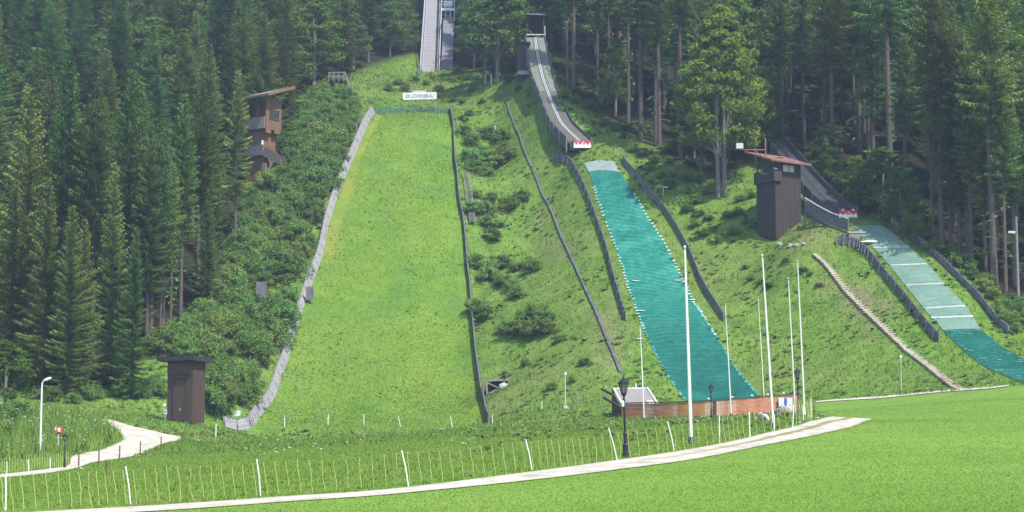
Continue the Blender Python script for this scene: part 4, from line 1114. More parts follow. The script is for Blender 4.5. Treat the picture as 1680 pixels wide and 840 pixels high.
# ------------------------------------------------------------------ flagpoles
POLES = [((1134,728),(1123,399),.085,'tallest white flagpole, standing alone at the gravel path'),
         ((1057,691),(1050,533),.055,'shortest white flagpole, in front of the slanted grey panel'),
         ((1200,685),(1189.5,495),.055,'white flagpole directly in front of the rust red board fence'),
         ((1255,680),(1243.5,483),.05,'thin white flagpole just behind the pale sheep'),
         ((1269,704),(1250,413),.065,'white flagpole leaning beside the pale sheep, in front of the fence net'),
         ((1305,684),(1293,452),.055,'white flagpole next to the black lantern at the end of the red fence'),
         ((1320.5,690),(1308,423),.055,'white flagpole at the net corner, last of the row by the path')]
PY = [None,158,146,141,None,None,None]
for (bs, tp, r_, lb), yy in zip(POLES, PY):
    p = at(*bs) if yy is None else None
    if p is None:
        q = W(bs[0], bs[1], yy); p = at(*bs)
    t_ = W(tp[0], tp[1], p.y)
    v = t_-p
    root = thing('flagpole', lb, 'flagpole', p, 0, 'white flagpoles beside the path')
    b = MB(); b.tube([Vector((0,0,-.3)), v*.02, v*.5, v*.97], [r_*1.15, r_, r_*.8, r_*.5], 10); b.build('pole', M['pole'], root, smooth=False)
    b = MB(); b.ellipsoid(v*.98,(r_*.9,r_*.9,r_*1.1),0,8,6); b.build('finial', M['whitegrey'], root)
    b = MB(); b.tube([Vector((0,0,-.1)), Vector((0,0,0))+v*.005, v*.035],[r_*1.9,r_*1.8,r_*1.4],10); b.build('base_sleeve', M['steel_dark'], root)
    b = MB(); b.beam(v*.12+Vector((r_*.8,-r_*.6,0)), v*.12+Vector((r_*1.6,-r_*1.1,.12)), .03,.03); b.tube([v*.13+Vector((r_+.01,-.02,0)), v*.96+Vector((r_*.55+.01,-.02,0))], .008, 4); b.build('halyard', M['strand'], root)

# ------------------------------------------------------------------ old style lanterns
def lantern(p, h, label, lean=0.0):
    root = thing('street_lantern', label, 'street lamp', p, 0, 'black lanterns near the path'); s = h/3.6
    root.rotation_euler = (0, lean, 0)
    b = MB(); b.lathe([(.001,-.2),(.16,-.2),(.15,.15),(.12,.3),(.13,.55),(.085,.62),(.08,1.0),(.10,1.04),(.07,1.1),(.055,1.25),(.048,2.5),(.07,2.55),(.045,2.62),(.05,2.78),(.001,2.8)], (0,0,0), 12)
    b.v = [(x*s,y*s,z*s) for x,y,z in b.v]; b.build('post', M['black'], root)
    b = MB(); b.lathe([(.06,2.78),(.10,2.86),(.205,3.26),(.215,3.3)], (0,0,0), 6); b.v = [(x*s,y*s,z*s) for x,y,z in b.v]; g_ = b.build('glass', M['lampglass'], root)
    b = MB()
    for k_ in range(6):
        a = 2*PI*k_/6; b.beam((.105*math.cos(a),.105*math.sin(a),2.84),(.222*math.cos(a),.222*math.sin(a),3.3),.03,.03)
    b.lathe([(.07,2.74),(.125,2.80),(.125,2.86),(.09,2.88)], (0,0,0), 6)
    b.v = [(x*s,y*s,z*s) for x,y,z in b.v]; b.build('cage', M['black'], root)
    b = MB(); b.lathe([(.001,3.29),(.26,3.3),(.265,3.34),(.16,3.43),(.09,3.47),(.08,3.52),(.03,3.56),(.025,3.64),(.001,3.66)], (0,0,0), 10); b.v = [(x*s,y*s,z*s) for x,y,z in b.v]; b.build('cap', M['black'], root)
    return root
p = at(1027,750); r1 = lantern(p, 131*scl(p.y), 'black old style lantern on a thick post at the gravel path', R(-1.6))
b = MB(); b.box((-.05,-.06,2.35),(.09,.05,.26)); b.build('tag', M['white'], r1)
p = at(1311,684); lantern(p, 80*scl(p.y), 'black old style lantern beside the poster end of the red fence', R(-1.5))
p = at(1167,691); lantern(p, 61*scl(p.y), 'small black lantern standing against the turquoise slope behind the net', 0)
p = at(106,768); lantern(p, 57*scl(p.y), 'low dark lantern beside the narrow pale path below the red sign', R(-1))

# modern street lamp
p = at(65.5,750); k = scl(p.y); h = 126*k
root = thing('street_lamp', 'slim white street lamp with curved head beside the wild flower bank', 'street lamp', p)
b = MB(); b.tube([(0,0,-.3),(0,0,1.2),(0,0,h-.55),(.02,0,h-.25),(.10,0,h-.08),(.22,0,h-.02)],[.085,.08,.06,.055,.05,.045],10); b.build('pole', M['pole'], root, smooth=True)
b = MB(); b.ellipsoid((0,0,0),(.32,.13,.10),0,12,7); o = b.build('lamp_head', M['white'], root, smooth=True); o.location = (.36,0,h+.04); o.rotation_euler = (0,R(-22),0)

# small lamps / marker posts
def marker(px, py0, py1, r_, name, label, cat, cap=None, mat='steel', group=None, capmat='white'):
    p = at(px, py1); h = (py1-py0)*scl(p.y)
    root = thing(name, label, cat, p, 0, group)
    b = MB(); b.tube([(0,0,-.25),(0,0,h*.5),(0,0,h)], [r_*1.1,r_,r_*.9], 7); b.build('post', M[mat], root)
    if cap:
        b = MB(); b.lathe([(.001,h-.02),(cap*.7,h-.02),(cap,h+.1),(cap*.9,h+cap*2.2),(.001,h+cap*2.4)],(0,0,0),8); b.build('cap', M[capmat], root)
    return root, p, h
r_, p, h = marker(927.5,616,671,.05,'lamp_post','thin grey post with pale cap on the grass below the bushes','post',.13,'steel')
b = MB(); b.ellipsoid((0,0,.05),(.3,.25,.28),0,9,6,.3); b.build('foot_stone', M['stone'], r_)
marker(1479,588,644,.045,'lamp_post','thin grey post with pale cap at the foot of the stone stair bank','post',.12,'steel')
marker(941,648,664,.06,'grass_stake','short leaning grey stake in the grass near the slanted panel','stake',None,'wood_grey')
r_, p, h = marker(948,634,664,.05,'grass_stake','taller grey stake with ragged top near the slanted panel','stake',None,'wood_grey')
r_.rotation_euler = (0,R(-8),0)
for (px,py0,py1,lb) in ((889,658,671,'short pale stake in the grass between the timber frame and the slanted panel'),(808,680,696,'pale stake at the lower end of the dark board wall'),(1270,680,706,'white net stake leaning beside the tall flagpole pair')):
    marker(px,py0,py1,.045,'grass_stake',lb,'stake',None,'postpale')
# five stakes along the foot of the wide slope
for i, (px, py, w_) in enumerate(((467,700,'first from the pale wall'),(538,697,'second from the grey wall'),(597,697,'at the middle of the slope'),(657,700,'leaning, right of the middle'),(742,701,'nearest the dark wall'))):
    r_, p, h = marker(px, py-18, py, .045, 'slope_stake', 'pale thin stake at the foot of the wide slope, ' + w_, 'stake', None, 'postpale', 'stakes along the foot of the wide slope')
    r_.rotation_euler = (0, R((-2,1,-1,-13,-10)[i]), 0)
# markers on the crest
for px, lb in ((796,'left white post of the pair on the crest before the wood'),(806,'right white post of the pair on the crest before the wood')):
    marker(px,121,138,.075,'crest_post',lb,'post',None,'white','white posts on the crest')
p = at(801,136); root = thing('crest_board', 'dark small notice board between two white posts on the crest', 'board', p)
add('panel', M['wood_greydark'], [((0,.1,1.55),(.75,.08,.8))]); add('post', M['wood_dark'], [((0,.2,.7),(.1,.1,1.6))])
marker(824,132,142,.06,'grass_stake','thin grey stake at the top end of the black gutter','stake',None,'wood_grey')
for px,py,lb in ((812,214,'pale marker stone among the upper bushes of the strip'),(786,337,'pinkish marker post beside the ladder in the bushy strip')):
    p = at(px,py+6); root = thing('marker_post', lb, 'post', p); add('post', M['stone'], [((0,0,.5),(.32,.25,1.1))]); add('top', M['whitegrey'], [((0,0,1.1),(.36,.29,.12))])
# horn on post right of turquoise slope
p = at(1088,322); root = thing('sprinkler_post', 'thin post with small pale arm beside the wall right of the turquoise slope', 'post', p)
b = MB(); b.tube([(0,0,-.2),(0,0,1.15)],.04,6); b.build('post', M['steel'], root)
b = MB(); b.beam((-.05,0,1.15),(.62,0,1.12),.1,.1); b.build('arm', M['white'], root)
# notice boards in the bushes on the left
for (px,py0,py1,bw_,bh_,lb) in ((428,462,515,17,26,'dark grey square board on a green pole rising from the bushes'),(508,470,500,12,22,'dark grey board half hidden behind the pale board wall')):
    p = at(px,py1); k = scl(p.y); h = (py1-py0)*k
    root = thing('board_sign', lb, 'board', p)
    add('panel', M['wood_greydark'], [((0,0,h-bh_*k/2),(bw_*k,.08,bh_*k))]); add('post', M['steel_dark'], [((.05,.08,h/2-.2),(.09,.07,h))])
for (px,py0,py1,lb) in ((593,180,214,'thin pale pole with fork behind the top of the pale board wall'),(585,198,222,'short grey pole behind the top of the pale board wall'),(505,432,470,'thin pole with a small arm behind the middle of the pale board wall')):
    r_, p, h = marker(px,py0,py1,.05,'thin_pole',lb,'pole',None,'wood_grey')
    b = MB(); b.beam((0,0,h*.6),(-.45,0,h*.85),.06,.06); b.build('arm', M['wood_grey'], r_)
# white notice by the wall end and red sign by the path
p = at(389,700); k = scl(p.y); root = thing('notice_sign', 'small white square notice on a wooden stake near the pale wall end', 'sign', p, R(-5))
add('panel', M['white'], [((0,0,22*k),(10*k,.04,9*k))]); add('stake', M['wood_grey'], [((.1,.05,9*k),(.07,.06,22*k))])
p = at(95,742); k = scl(p.y); root = thing('warning_sign', 'small red and white board on a thin post among wild flowers', 'sign', p)
add('panel', M['signred'], [((0,0,37*k),(13*k,.05,10*k))]); add('print', M['white'], [((.05,-.04,36.5*k),(4*k,.03,6*k)),((-.2,-.04,38*k),(2*k,.03,4*k))]); add('post', M['steel'], [((0,.06,16*k),(.07,.06,36*k))]); add('bracket', M['black'], [((0,-.02,31*k),(9*k,.05,.06))])
# telegraph pole at the right edge
p = at(1671,494); h = 140*scl(p.y); root = thing('wooden_pole', 'grey wooden pole with a small floodlight bracket at the right wood edge', 'pole', p)
b = MB(); b.tube([(0,0,-.3),(0,0,h)],[.17,.12],9); b.build('pole', M['wood_grey'], root)
add('floodlight', M['whitegrey'], [((-.5,0,h-1.6),(.7,.25,.2)),((-.2,0,h-1.75),(.5,.08,.08))])

# ------------------------------------------------------------------ fence nets
def net(label, base, posts, n_str, h, cat='fence', lean=.16, postmat='postpale', name='net_fence', strand=True, group=None):
    pts = spline(base, n_str)
    root = thing(name, label, cat, pts[0], 0, group); o0 = pts[0]
    if strand:
        b = MB()
        sway = 0
        for i, p in enumerate(pts):
            ln = lean*(0.75+.6*mnoise.noise(Vector((i*.11,0,3)))); hh = h*(.95+.10*mnoise.noise(Vector((i*.2,7,0))))
            w1 = .10*mnoise.noise(Vector((i*.9,1,1))); 
            q = [p+Vector((-ln*hh*t+w1*math.sin(t*7+i), .02*math.sin(t*5), hh*t)) for t in (0,.25,.5,.75,1)]
            b.tube(q, .0095*max(1, p.y/75)**.5, 4, 0, False)
        for z in (.12,.4,.7,.97):
            b.tube([p+Vector((-lean*.75*h*z,0,h*z*.97)) for p in pts], .0006, 3, 0, False)
        b.build('net', M['strand'], root, o0)
    for (bx, by, tx, ty) in posts:
        p = at(bx,by); t = W(tx,ty,p.y); b = MB(); b.tube([p+Vector((0,0,-.15)), p.lerp(t,.5)+Vector((.015,0,0)), t], .026, 7); b.build('post', M[postmat], root, o0)
    return root
net('long electric sheep net with pale strands and white posts along the gravel path', [(-30,842),(8,838),(120,832),(210,827),(320,820),(427,813),(540,806),(662,797),(770,785),(870,772),(940,765),(1015,755),(1107,741),(1180,728),(1230,718),(1300,702),(1332,690)],
    [(9,838,9,779),(215,828,206,765),(428,814,421,753),(671,798,659,739),(874,773,862,720),(1014,756,998,702),(1107,740,1095,692),(1180,727,1180,682),(1230,718,1229,676),(1300,702,1302,664)], 98, 1.22)
net('sheep net with yellowish strands closing the corner behind the last flagpole', [(1306,686),(1316,690),(1326,689),(1333,683),(1331,676)], [(1331,690,1330,655),(1318,691,1317,664)], 16, 1.35, lean=.05)
net('pale strand net along the narrow path below the street lamp', [(-20,782),(12,776),(50,771),(84,768),(112,764)], [(11,783,11,757),(47,777,46,754),(82,772,82,751)], 34, .95, lean=.02)
# rusty stakes along the wide bend of the side path
for i, (px, py, h_) in enumerate(((129,766,24),(162,760,24),(196,757,26),(230,750,26),(264,740,24),(298,728,20),(338,716,18),(354,718,22),(174,783,26))):
    lb = ('brown stake nearest the black lantern on the side path','brown stake second from the black lantern','brown stake before the widest part of the side path','brown stake at the lower bend of the white side path','brown stake near the tip of the white side path','brown stake beside the tip of the side path','short brown stake in the grass below the hut','pale stake leaning near the pale wall end','brown stake standing alone in the grass below the side path')[i]
    marker(px, py-h_, py, .045, 'path_stake', lb, 'stake', None, 'postrust' if i != 7 else 'postpale', 'stakes beside the side path')

# ------------------------------------------------------------------ sheep
def sheep(p, rz, label, mat, s=1.0):
    me = bpy.data.meshes.new('sheep'); bm = bmesh.new()
    sk = bm.verts.layers.skin.verify()
    J = [((0,0,.52),.26),((-.36,0,.53),.23),((.34,0,.52),.21),((.52,0,.50),.13),((.66,0,.36),.09),((.76,0,.24),.07),((.83,0,.15),.045)]
    V = []
    for co, r in J:
        v = bm.verts.new(co); v[sk].radius = (r, r); V.append(v)
    V[0][sk].use_root = True
    for a, b_ in ((1,0),(0,2),(2,3),(3,4),(4,5),(5,6)): bm.edges.new((V[a], V[b_]))
    for x, src in ((.32,2),(-.36,1)):
        for y in (-.13,.13):
            c = V[src]; 
            for (dx,dz,r) in ((0,.34,.075),(.02 if x>0 else -.03,.17,.04),(0,.01,.035)):
                v = bm.verts.new((x+dx,y,dz)); v[sk].radius = (r, r); bm.edges.new((c,v)); c = v
    for y in (-1,1):
        v = bm.verts.new((.60,.15*y,.44)); v[sk].radius = (.025,.025); bm.edges.new((V[4],v))
    v = bm.verts.new((-.60,0,.45)); v[sk].radius = (.05,.05); bm.edges.new((V[1],v))
    bm.to_mesh(me); bm.free()
    o = bpy.data.objects.new('sheep', me); col.objects.link(o)
    o.modifiers.new('skin','SKIN').use_smooth_shade = True
    m2 = o.modifiers.new('sub','SUBSURF'); m2.levels = 2; m2.render_levels = 2
    bpy.context.view_layer.update()
    nm = bpy.data.meshes.new_from_object(o.evaluated_get(bpy.context.evaluated_depsgraph_get()))
    o.modifiers.clear(); o.data = nm; bpy.data.meshes.remove(me)
    for v in nm.vertices:
        c = v.co
        if c.z > .3 and c.x < .45:
            c += c.normalized()*0 + Vector((c.x*.02, c.y, (c.z-.5)*.9)).normalized()*(.03*mnoise.noise(c*9)+.02)
    nm.materials.clear(); nm.materials.append(mat)
    o.location = p; o.rotation_euler = (0,0,rz); o.scale = (s,)*3
    tag(o, label, 'sheep', 'sheep grazing behind the net')
p = at(1251,695); sheep(p, R(-65), 'cream coloured sheep grazing behind the net between the flagpoles', M['wool'], 1.05*18*scl(p.y)/.8)
p = at(1286,685); sheep(p, R(195), 'brownish woolly sheep grazing in front of the blue poster', M['woolbrown'], 1.05*18*scl(p.y)/.8)

print('FENCE', [[round(float(a)) for a in topix(*q)] for q in fp[::9]])
# ------------------------------------------------------------------ trees
def proto_objs(trunk_mb, crown_arrays, names, tmat, cmat, extra=None):
    root = bpy.data.objects.new(names[0], None); col.objects.link(root); root.empty_display_size = .3
    trunk_mb.build(names[1], tmat, root, smooth=True)
    v, f = crown_arrays
    arr_mesh(names[2], np.array(v), np.array(f), cmat, root)
    return root

def make_spruce(h, c0, rmax, seed, dens=1.0, dead=True, cone=0.9, mat='spruce', name='spruce_tree'):
    rnd = random.Random(seed)
    tb = MB(); bend = rnd.uniform(-.25,.25)
    r0 = .0085*h+.06
    tb.tube([(bend*(t**2), .1*math.sin(t*3), h*t-(.5 if t == 0 else 0)) for t in (0,.02,.15,.35,.55,.75,.9,.99)], [r0*1.35,r0*1.1,r0*.95,r0*.82,r0*.64,r0*.4,r0*.18,.02], 7)
    v = []; f = []
    def tri(a, b, c): n = len(v); v.extend((tuple(a),tuple(b),tuple(c))); f.append((n,n+1,n+2))
    z = c0*h
    lopa = rnd.uniform(0, 2*PI)
    while z < h*.985:
        t = (z-c0*h)/(h-c0*h)
        prof = (1-t)**cone*min(1, .55+t*3.2)
        Rr_ = rmax*prof + .12
        nb = rnd.choice((6,7,7,8)) if t < .85 else 5
        a0 = rnd.random()*2*PI
        for kb in range(nb):
            if rnd.random() > dens: continue
            a = a0+2*PI*kb/nb+rnd.uniform(-.35,.35)
            L = Rr_*rnd.uniform(.62,1.18)*(1+.14*math.cos(a-lopa))
            if rnd.random() < .07: L *= .5
            el = -.38+.95*t+rnd.uniform(-.14,.14)      # droop low down, reach up near the tip
            ca, sa = math.cos(a), math.sin(a)
            zz = z+rnd.uniform(-.22,.22)
            n = max(2, int(L/.30))
            prev = None
            for i in range(1, n+1):
                s = i/n; r = L*s
                p = Vector((bend*(z/h)**2+r*ca, r*sa, zz + r*math.tan(el)*.75 + .28*L*(s*s-.35*s)))
                if prev is not None or True:
                    w = (.66*(1-s*.62)+.14)*rnd.uniform(.7,1.3)*min(1.2, .5+L*.3)
                    sag = .10+.42*w*rnd.uniform(.5,1.4)
                    sd = Vector((-sa, ca, 0)); fw = Vector((ca, sa, .1))
                    for sg in (-1,1):
                        b0 = p - fw*.16; b1 = p + fw*.10
                        tri(b0, b1, p + sd*sg*w + fw*w*.55 - Vector((0,0,sag)))
                    if rnd.random() < .9:
                        tri(p-fw*.2+sd*.1, p+fw*.2-sd*.1, p + sd*rnd.uniform(-.2,.2) - Vector((0,0,.25+.55*w*rnd.random())))
                prev = p
            tri(p-fw*.1+sd*.08, p-fw*.1-sd*.08, p+fw*.34+Vector((0,0,.06)))
        z += (.38+.30*(1-t))*rnd.uniform(.75,1.25)
    if dead and c0 > .22:
        zz = h*.12
        while zz < c0*h:
            a = rnd.random()*2*PI; L = rnd.uniform(.5,1.6)
            p = Vector((0,0,zz)); e = p+Vector((math.cos(a)*L, math.sin(a)*L, -.15*L))
            tri(p+Vector((0,0,.035)), p-Vector((0,0,.035)), e)
            if rnd.random() < .3: tri(p.lerp(e,.5)+Vector((0,0,.03)), e, p.lerp(e,.8)+Vector((.2,.1,-.3)))
            zz += rnd.uniform(.12,.4)
    return proto_objs(tb, (v, f), (name,'trunk','crown'), M['bark'], M[mat])

def leaf_clump(v, f, c, rad, n, size, rnd, up=.35):
    for _ in range(n):
        while True:
            q = Vector((rnd.uniform(-1,1), rnd.uniform(-1,1), rnd.uniform(-1,1)))
            if q.length < 1 and q.length > .25: break
        p = Vector(c)+Vector((q.x*rad[0], q.y*rad[1], q.z*rad[2]))
        nrm = (q.normalized()*.7+Vector((rnd.gauss(0,.5), rnd.gauss(0,.5), rnd.gauss(up,.5)))).normalized()
        t = nrm.orthogonal().normalized(); t.rotate(Matrix.Rotation(rnd.random()*2*PI, 3, nrm)); u = nrm.cross(t)
        s = size*rnd.uniform(.6,1.4)
        b = len(v)
        v.extend((tuple(p-t*s), tuple(p-u*s*.5), tuple(p+t*s-nrm*s*.3), tuple(p+u*s*.5))); f.append((b,b+1,b+2,b+3))

def make_broad(h, c0, rx, seed, nclump=70, per=75, leaf=.17, trunkr=.26, forks=1, mat='broad', name='broadleaf_tree', lobes=None):
    rnd = random.Random(seed); tb = MB(); v = []; f = []
    tops = []
    stems = [(0,0)] if forks == 1 else [(-.38,.15),(.36,-.1)]
    for sx, sy in stems:
        pts = [(sx,sy,-.4),(sx,sy,.1),(sx*1.15+rnd.uniform(-.1,.1),sy*1.1,h*.25),(sx*1.3+rnd.uniform(-.3,.3),sy,h*.5),(sx*1.2+rnd.uniform(-.4,.4),sy*.8,h*.75),(sx*.8,sy*.5,h*.93)]
        tb.tube(pts, [trunkr*1.35,trunkr*1.05,trunkr*.85,trunkr*.6,trunkr*.35,.04], 9)
        tops.append(pts)
    for i in range(nclump):
        t = rnd.random()**.85
        zc = h*(c0+(.97-c0)*t)
        prof = math.sin(PI*min(1, .14+.86*t)**.8)**.7 if lobes is None else lobes(t)
        a = rnd.random()*2*PI; rr = rx*prof*rnd.uniform(.25,1.0)**.6
        a_ = a
        c = Vector((rr*math.cos(a_), rr*math.sin(a_), zc+rnd.uniform(-.5,.5)))
        s = rx*(.30 if rx < 5 else .22)*rnd.uniform(.65,1.3)*(1-.35*t)
        leaf_clump(v, f, c, (s, s, s*.62), int(per*rnd.uniform(.6,1.3)), leaf, rnd)
        if i % 5 == 0:
            P_ = tops[i//2 % len(tops)]; k = min(4, max(2, int(zc*.72/h*5))); st = Vector(P_[k]).lerp(Vector(P_[k-1]), rnd.random()*.6)
            mid = st.lerp(c, .5)+Vector((0,0,.3))
            tb.tube([st, mid, c], [trunkr*.2, trunkr*.12, .02], 5, 0, False)
    return proto_objs(tb, (v, f), (name,'trunk','crown'), M['barkgrey'], M[mat])

def make_bush(seed, h=2.0, r=1.3, n=16, per=70, leaf=.085, name='shrub'):
    rnd = random.Random(seed); tb = MB(); v = []; f = []
    for i in range(n):
        a = rnd.random()*2*PI; t = rnd.random(); rr = r*rnd.uniform(.1,1)**.6*(1-.5*t**2)
        c = Vector((rr*math.cos(a), rr*math.sin(a), h*(.22+.68*t)))
        s = r*.36*rnd.uniform(.7,1.3)
        leaf_clump(v, f, c, (s, s, s*.75), int(per*rnd.uniform(.7,1.3)), leaf, rnd, .5)
        if rnd.random() < .35:      # shoots standing out of the outline
            for q in range(5):
                leaf_clump(v, f, c+Vector((rnd.uniform(-.1,.1),rnd.uniform(-.1,.1),s*.6+.14*q)), (.12,.12,.12), 5, leaf*.9, rnd)
        tb.tube([(rnd.uniform(-.1,.1),rnd.uniform(-.1,.1),-.3), tuple(c*.5), tuple(c)], [.04,.03,.012], 5, 0, False)
    return proto_objs(tb, (v, f), (name,'stems','foliage'), M['bark'], M['bush'])

PROTO = {}
PH = 26.0
PROTO['full'] = [make_spruce(PH, .03, 3.3+.25*i, 100+i, .96, False, .85) for i in range(5)]      # branches to the ground
PROTO['mid'] = [make_spruce(PH, .26+.05*i, 3.0, 120+i, .92, True, .72) for i in range(5)]
PROTO['high'] = [make_spruce(PH, .46+.04*i, 2.7, 140+i, .88, True, .62) for i in range(4)]       # long bare trunks
PROTO['larch'] = [make_spruce(PH, .20+.12*i, 2.5, 160+i, .78, True, .75, 'larch', 'larch_tree') for i in range(3)]
BH = 14.0
PROTO['broad'] = [make_broad(BH, .20, 3.9, 180+i, 95, 85, .21) for i in range(4)]
USED = {}
CNT = {}
def plant(kind, p, h, label, group, rot=None, width=1.0):
    lst = PROTO[kind]; i = CNT.get(kind, 0); CNT[kind] = i+1
    src = lst[(i*7+i//len(lst)) % len(lst)]
    base = BH if kind == 'broad' else PH
    s = h/base; w = s*width*random.uniform(.9,1.1)
    rz = random.random()*2*PI if rot is None else rot
    p = (p[0], p[1], p[2]-.15)
    if src.name not in USED:
        USED[src.name] = 1
        src.location = p; src.rotation_euler = (0,0,rz); src.scale = (w,w,s); tag(src, label, 'tree', group); return src
    return dup(src, p, rz, label, group, (w,w,s))
TREES = []       # planted positions, to keep spacing
def front(kind, bx, by, ty, label, group, width=1.0):
    p = at(bx, by); h = (W(bx, ty, p.y)-p).z
    TREES.append((p.x, p.y)); return plant(kind, p, max(h, 3), label, group, width=width)

GL, GM, GR, GB = 'spruces of the left forest', 'trees behind the inruns', 'spruces of the right forest', 'broadleaf trees at the forest edge'
FRONT = [
 ('full',131,640,352,'young dark spruce with branches to the ground above the wild flower bank',GL,1.0),
 ('full',72,640,284,'broad full spruce at the front of the left wood above the street lamp',GL,1.05),
 ('full',108,648,330,'slim dark spruce between the two fullest ones above the street lamp',GL,.9),
 ('full',16,628,300,'dark full spruce at the picture edge beside the pale leafy bush',GL,1.0),
 ('full',216,652,366,'small light green spruce standing directly in front of the left wood near the hut',GL,.8),
 ('full',178,632,262,'upright spruce in the front row left of the small light green one',GL,.9),
 ('mid',240,566,205,'tall spruce in the front row with bare lower trunk above the hut',GL,1.0),
 ('larch',246,556,190,'pale green larch with feathery crown in the front row of the left wood',GL,1.15),
 ('larch',266,548,205,'second pale green larch close beside the feathery one',GL,1.0),
 ('high',262,556,300,'thin bare pale trunk, leftmost of the trunk cluster above the hut',GL,.8),
 ('high',279,536,262,'thin bare pale trunk in the middle of the cluster above the hut',GL,.8),
 ('mid',296,520,150,'tall spruce just right of the bare trunk cluster',GL,.9),
 ('full',338,515,306,'young bright spruce above the bushes at the right end of the front row',GL,.95),
 ('mid',324,492,140,'tall open spruce with a white trunk streak above the bushes',GL,1.0),
 ('high',335,488,250,'bare trunked thin spruce rising straight out of the bushes',GL,.75),
 ('mid',386,402,112,'tall slim spruce standing directly left of the brown judges tower',GL,.9),
 ('full',352,430,232,'dense spruce left of the slim pair by the brown tower',GL,.9),
 ('mid',205,545,112,'tall pointed spruce in the second row above the hut roof',GL,1.0),
 ('mid',150,588,140,'dark spruce in the second row behind the young front one',GL,1.0),
 ('full',98,585,92,'very tall bushy spruce in the second row of the left wood',GL,1.1),
 ('full',38,590,132,'tall dark spruce near the picture edge in the second row',GL,1.05),
 ('mid',122,575,192,'spruce with brownish cone laden top in the second row',GL,1.0),
 # middle wood edge
 ('high',931,142,-120,'spruce with bare trunk next to the twin track inrun, first at the wood edge',GM,.9),
 ('high',941,146,-160,'thicker spruce trunk, second from the twin track inrun',GM,1.0),
 ('high',981,150,-90,'spruce trunk standing back in the wood right of the twin track inrun',GM,.9),
 ('high',1000,172,-110,'straight bare spruce trunk midway along the wood edge',GM,.9),
 ('high',1031,204,-120,'dark bare spruce trunk left of the tall grey one at the wood edge',GM,.9),
 ('high',1051,228,-160,'tall grey bare trunked spruce above the head of the turquoise slope',GM,1.0),
 ('high',1082,240,-110,'pale swollen trunked spruce above the turquoise slope wall',GM,1.0),
 ('high',1076,232,-60,'thin trunk leaning behind the pale swollen one',GM,.8),
 ('high',1117,262,-140,'tall straight grey trunked spruce left of the big leafy tree',GM,1.0),
 ('high',1151,281,-40,'slender trunked spruce nearest to the big leafy tree',GM,.8),
 # right wood edge
 ('high',1531,402,120,'bare trunk at the upper end of the wall with white tags, right wood edge',GR,.9),
 ('high',1545,408,-60,'second bare trunk of the right wood edge from the small jump',GR,1.0),
 ('high',1560,412,60,'thin shaded trunk third along the right wood edge',GR,.85),
 ('mid',1574,418,92,'bright topped spruce at the right wood edge with its crown low',GR,1.15),
 ('high',1594,441,100,'pale twin like trunk, the front one in the middle of the right wood edge',GR,.9),
 ('high',1587,424,40,'pale twin like trunk, the rear one in the middle of the right wood edge',GR,.9),
 ('mid',1618,452,152,'spruce with full crown behind the shrubs beside the wall with white tags',GR,1.05),
 ('high',1632,472,-40,'straight bare trunk above the shrubs at the right wood edge',GR,1.0),
 ('high',1650,480,130,'reddish bare trunk next to the grey wooden pole',GR,1.0),
 ('mid',1664,470,166,'dense crowned spruce behind the grey wooden pole',GR,1.1),
 ('high',1284,262,-60,'long thin trunk behind the roof of the dark tower',GR,.9),
 ('high',1368,300,-120,'tall bare spruce above the narrow short inrun',GR,1.0),
 ('high',1462,330,-160,'very tall bare spruce above the leafy bushes of the small jump',GR,1.0),
]
for a in FRONT: front(*a)
# the large leafy tree by the small jump: two trunks, one crown
def bigcrown(t): return max(.05, math.sin(PI*(.16+.84*t)**.72))**.7*(1-.25*t)
p = at(1187,323); hb = (W(1187,4,p.y)-p).z
big = make_broad(hb, .28, 6.2, 777, 240, 105, .22, .28, 2, 'broadlight', 'broadleaf_tree', bigcrown)
big.location = (p.x-.2, p.y, p.z-.1); tag(big, 'large bright leafy tree with two pale trunks beside the dark tower', 'tree', GB)
TREES.append((p.x,p.y))
for (bx,by,ty,lb,w_) in ((1408,345,252,'leafy young tree behind the small inrun banner',1.5),(1450,356,240,'rounded leafy tree above the head of the small mat slope',1.6),(1350,305,205,'leafy tree half hidden behind the dark tower roof',1.2),(1372,322,262,'low leafy tree beside the handrail walkway',1.4),(1480,375,272,'leafy bush like tree at the corner of the wall with white tags',1.4),
                         (8,672,555,'pale green leafy tree at the picture edge beside the upper path',1.5),(817,134,-40,'leafy tree with pale trunk behind the white crest posts',1.2),(796,118,-30,'leafy tree behind the crest left of the white posts',.9),(850,112,-10,'leafy tree overlapping the dark start hut',1.0),(778,112,-20,'leafy tree beside the grey covered stair',.8),
                         (470,150,15,'leafy tree above the brown tower roof',1.3),(515,140,0,'leafy tree above the small lookout platform',1.2),(580,112,20,'leafy tree on the wood edge right of the lookout platform',1.1),(640,92,-10,'leafy tree at the wood edge left of the tall inrun',1.1),(665,84,0,'leafy tree closest to the left rail of the tall inrun',1.0),(1240,268,120,'dim leafy tree behind the antenna arm',1.1),(1010,190,60,'leafy understory tree among the trunks of the middle wood',1.0),(1140,262,150,'leafy understory tree left of the big twin trunked one',1.0)):
    front('broad', bx, by, ty, lb, GB, w_)
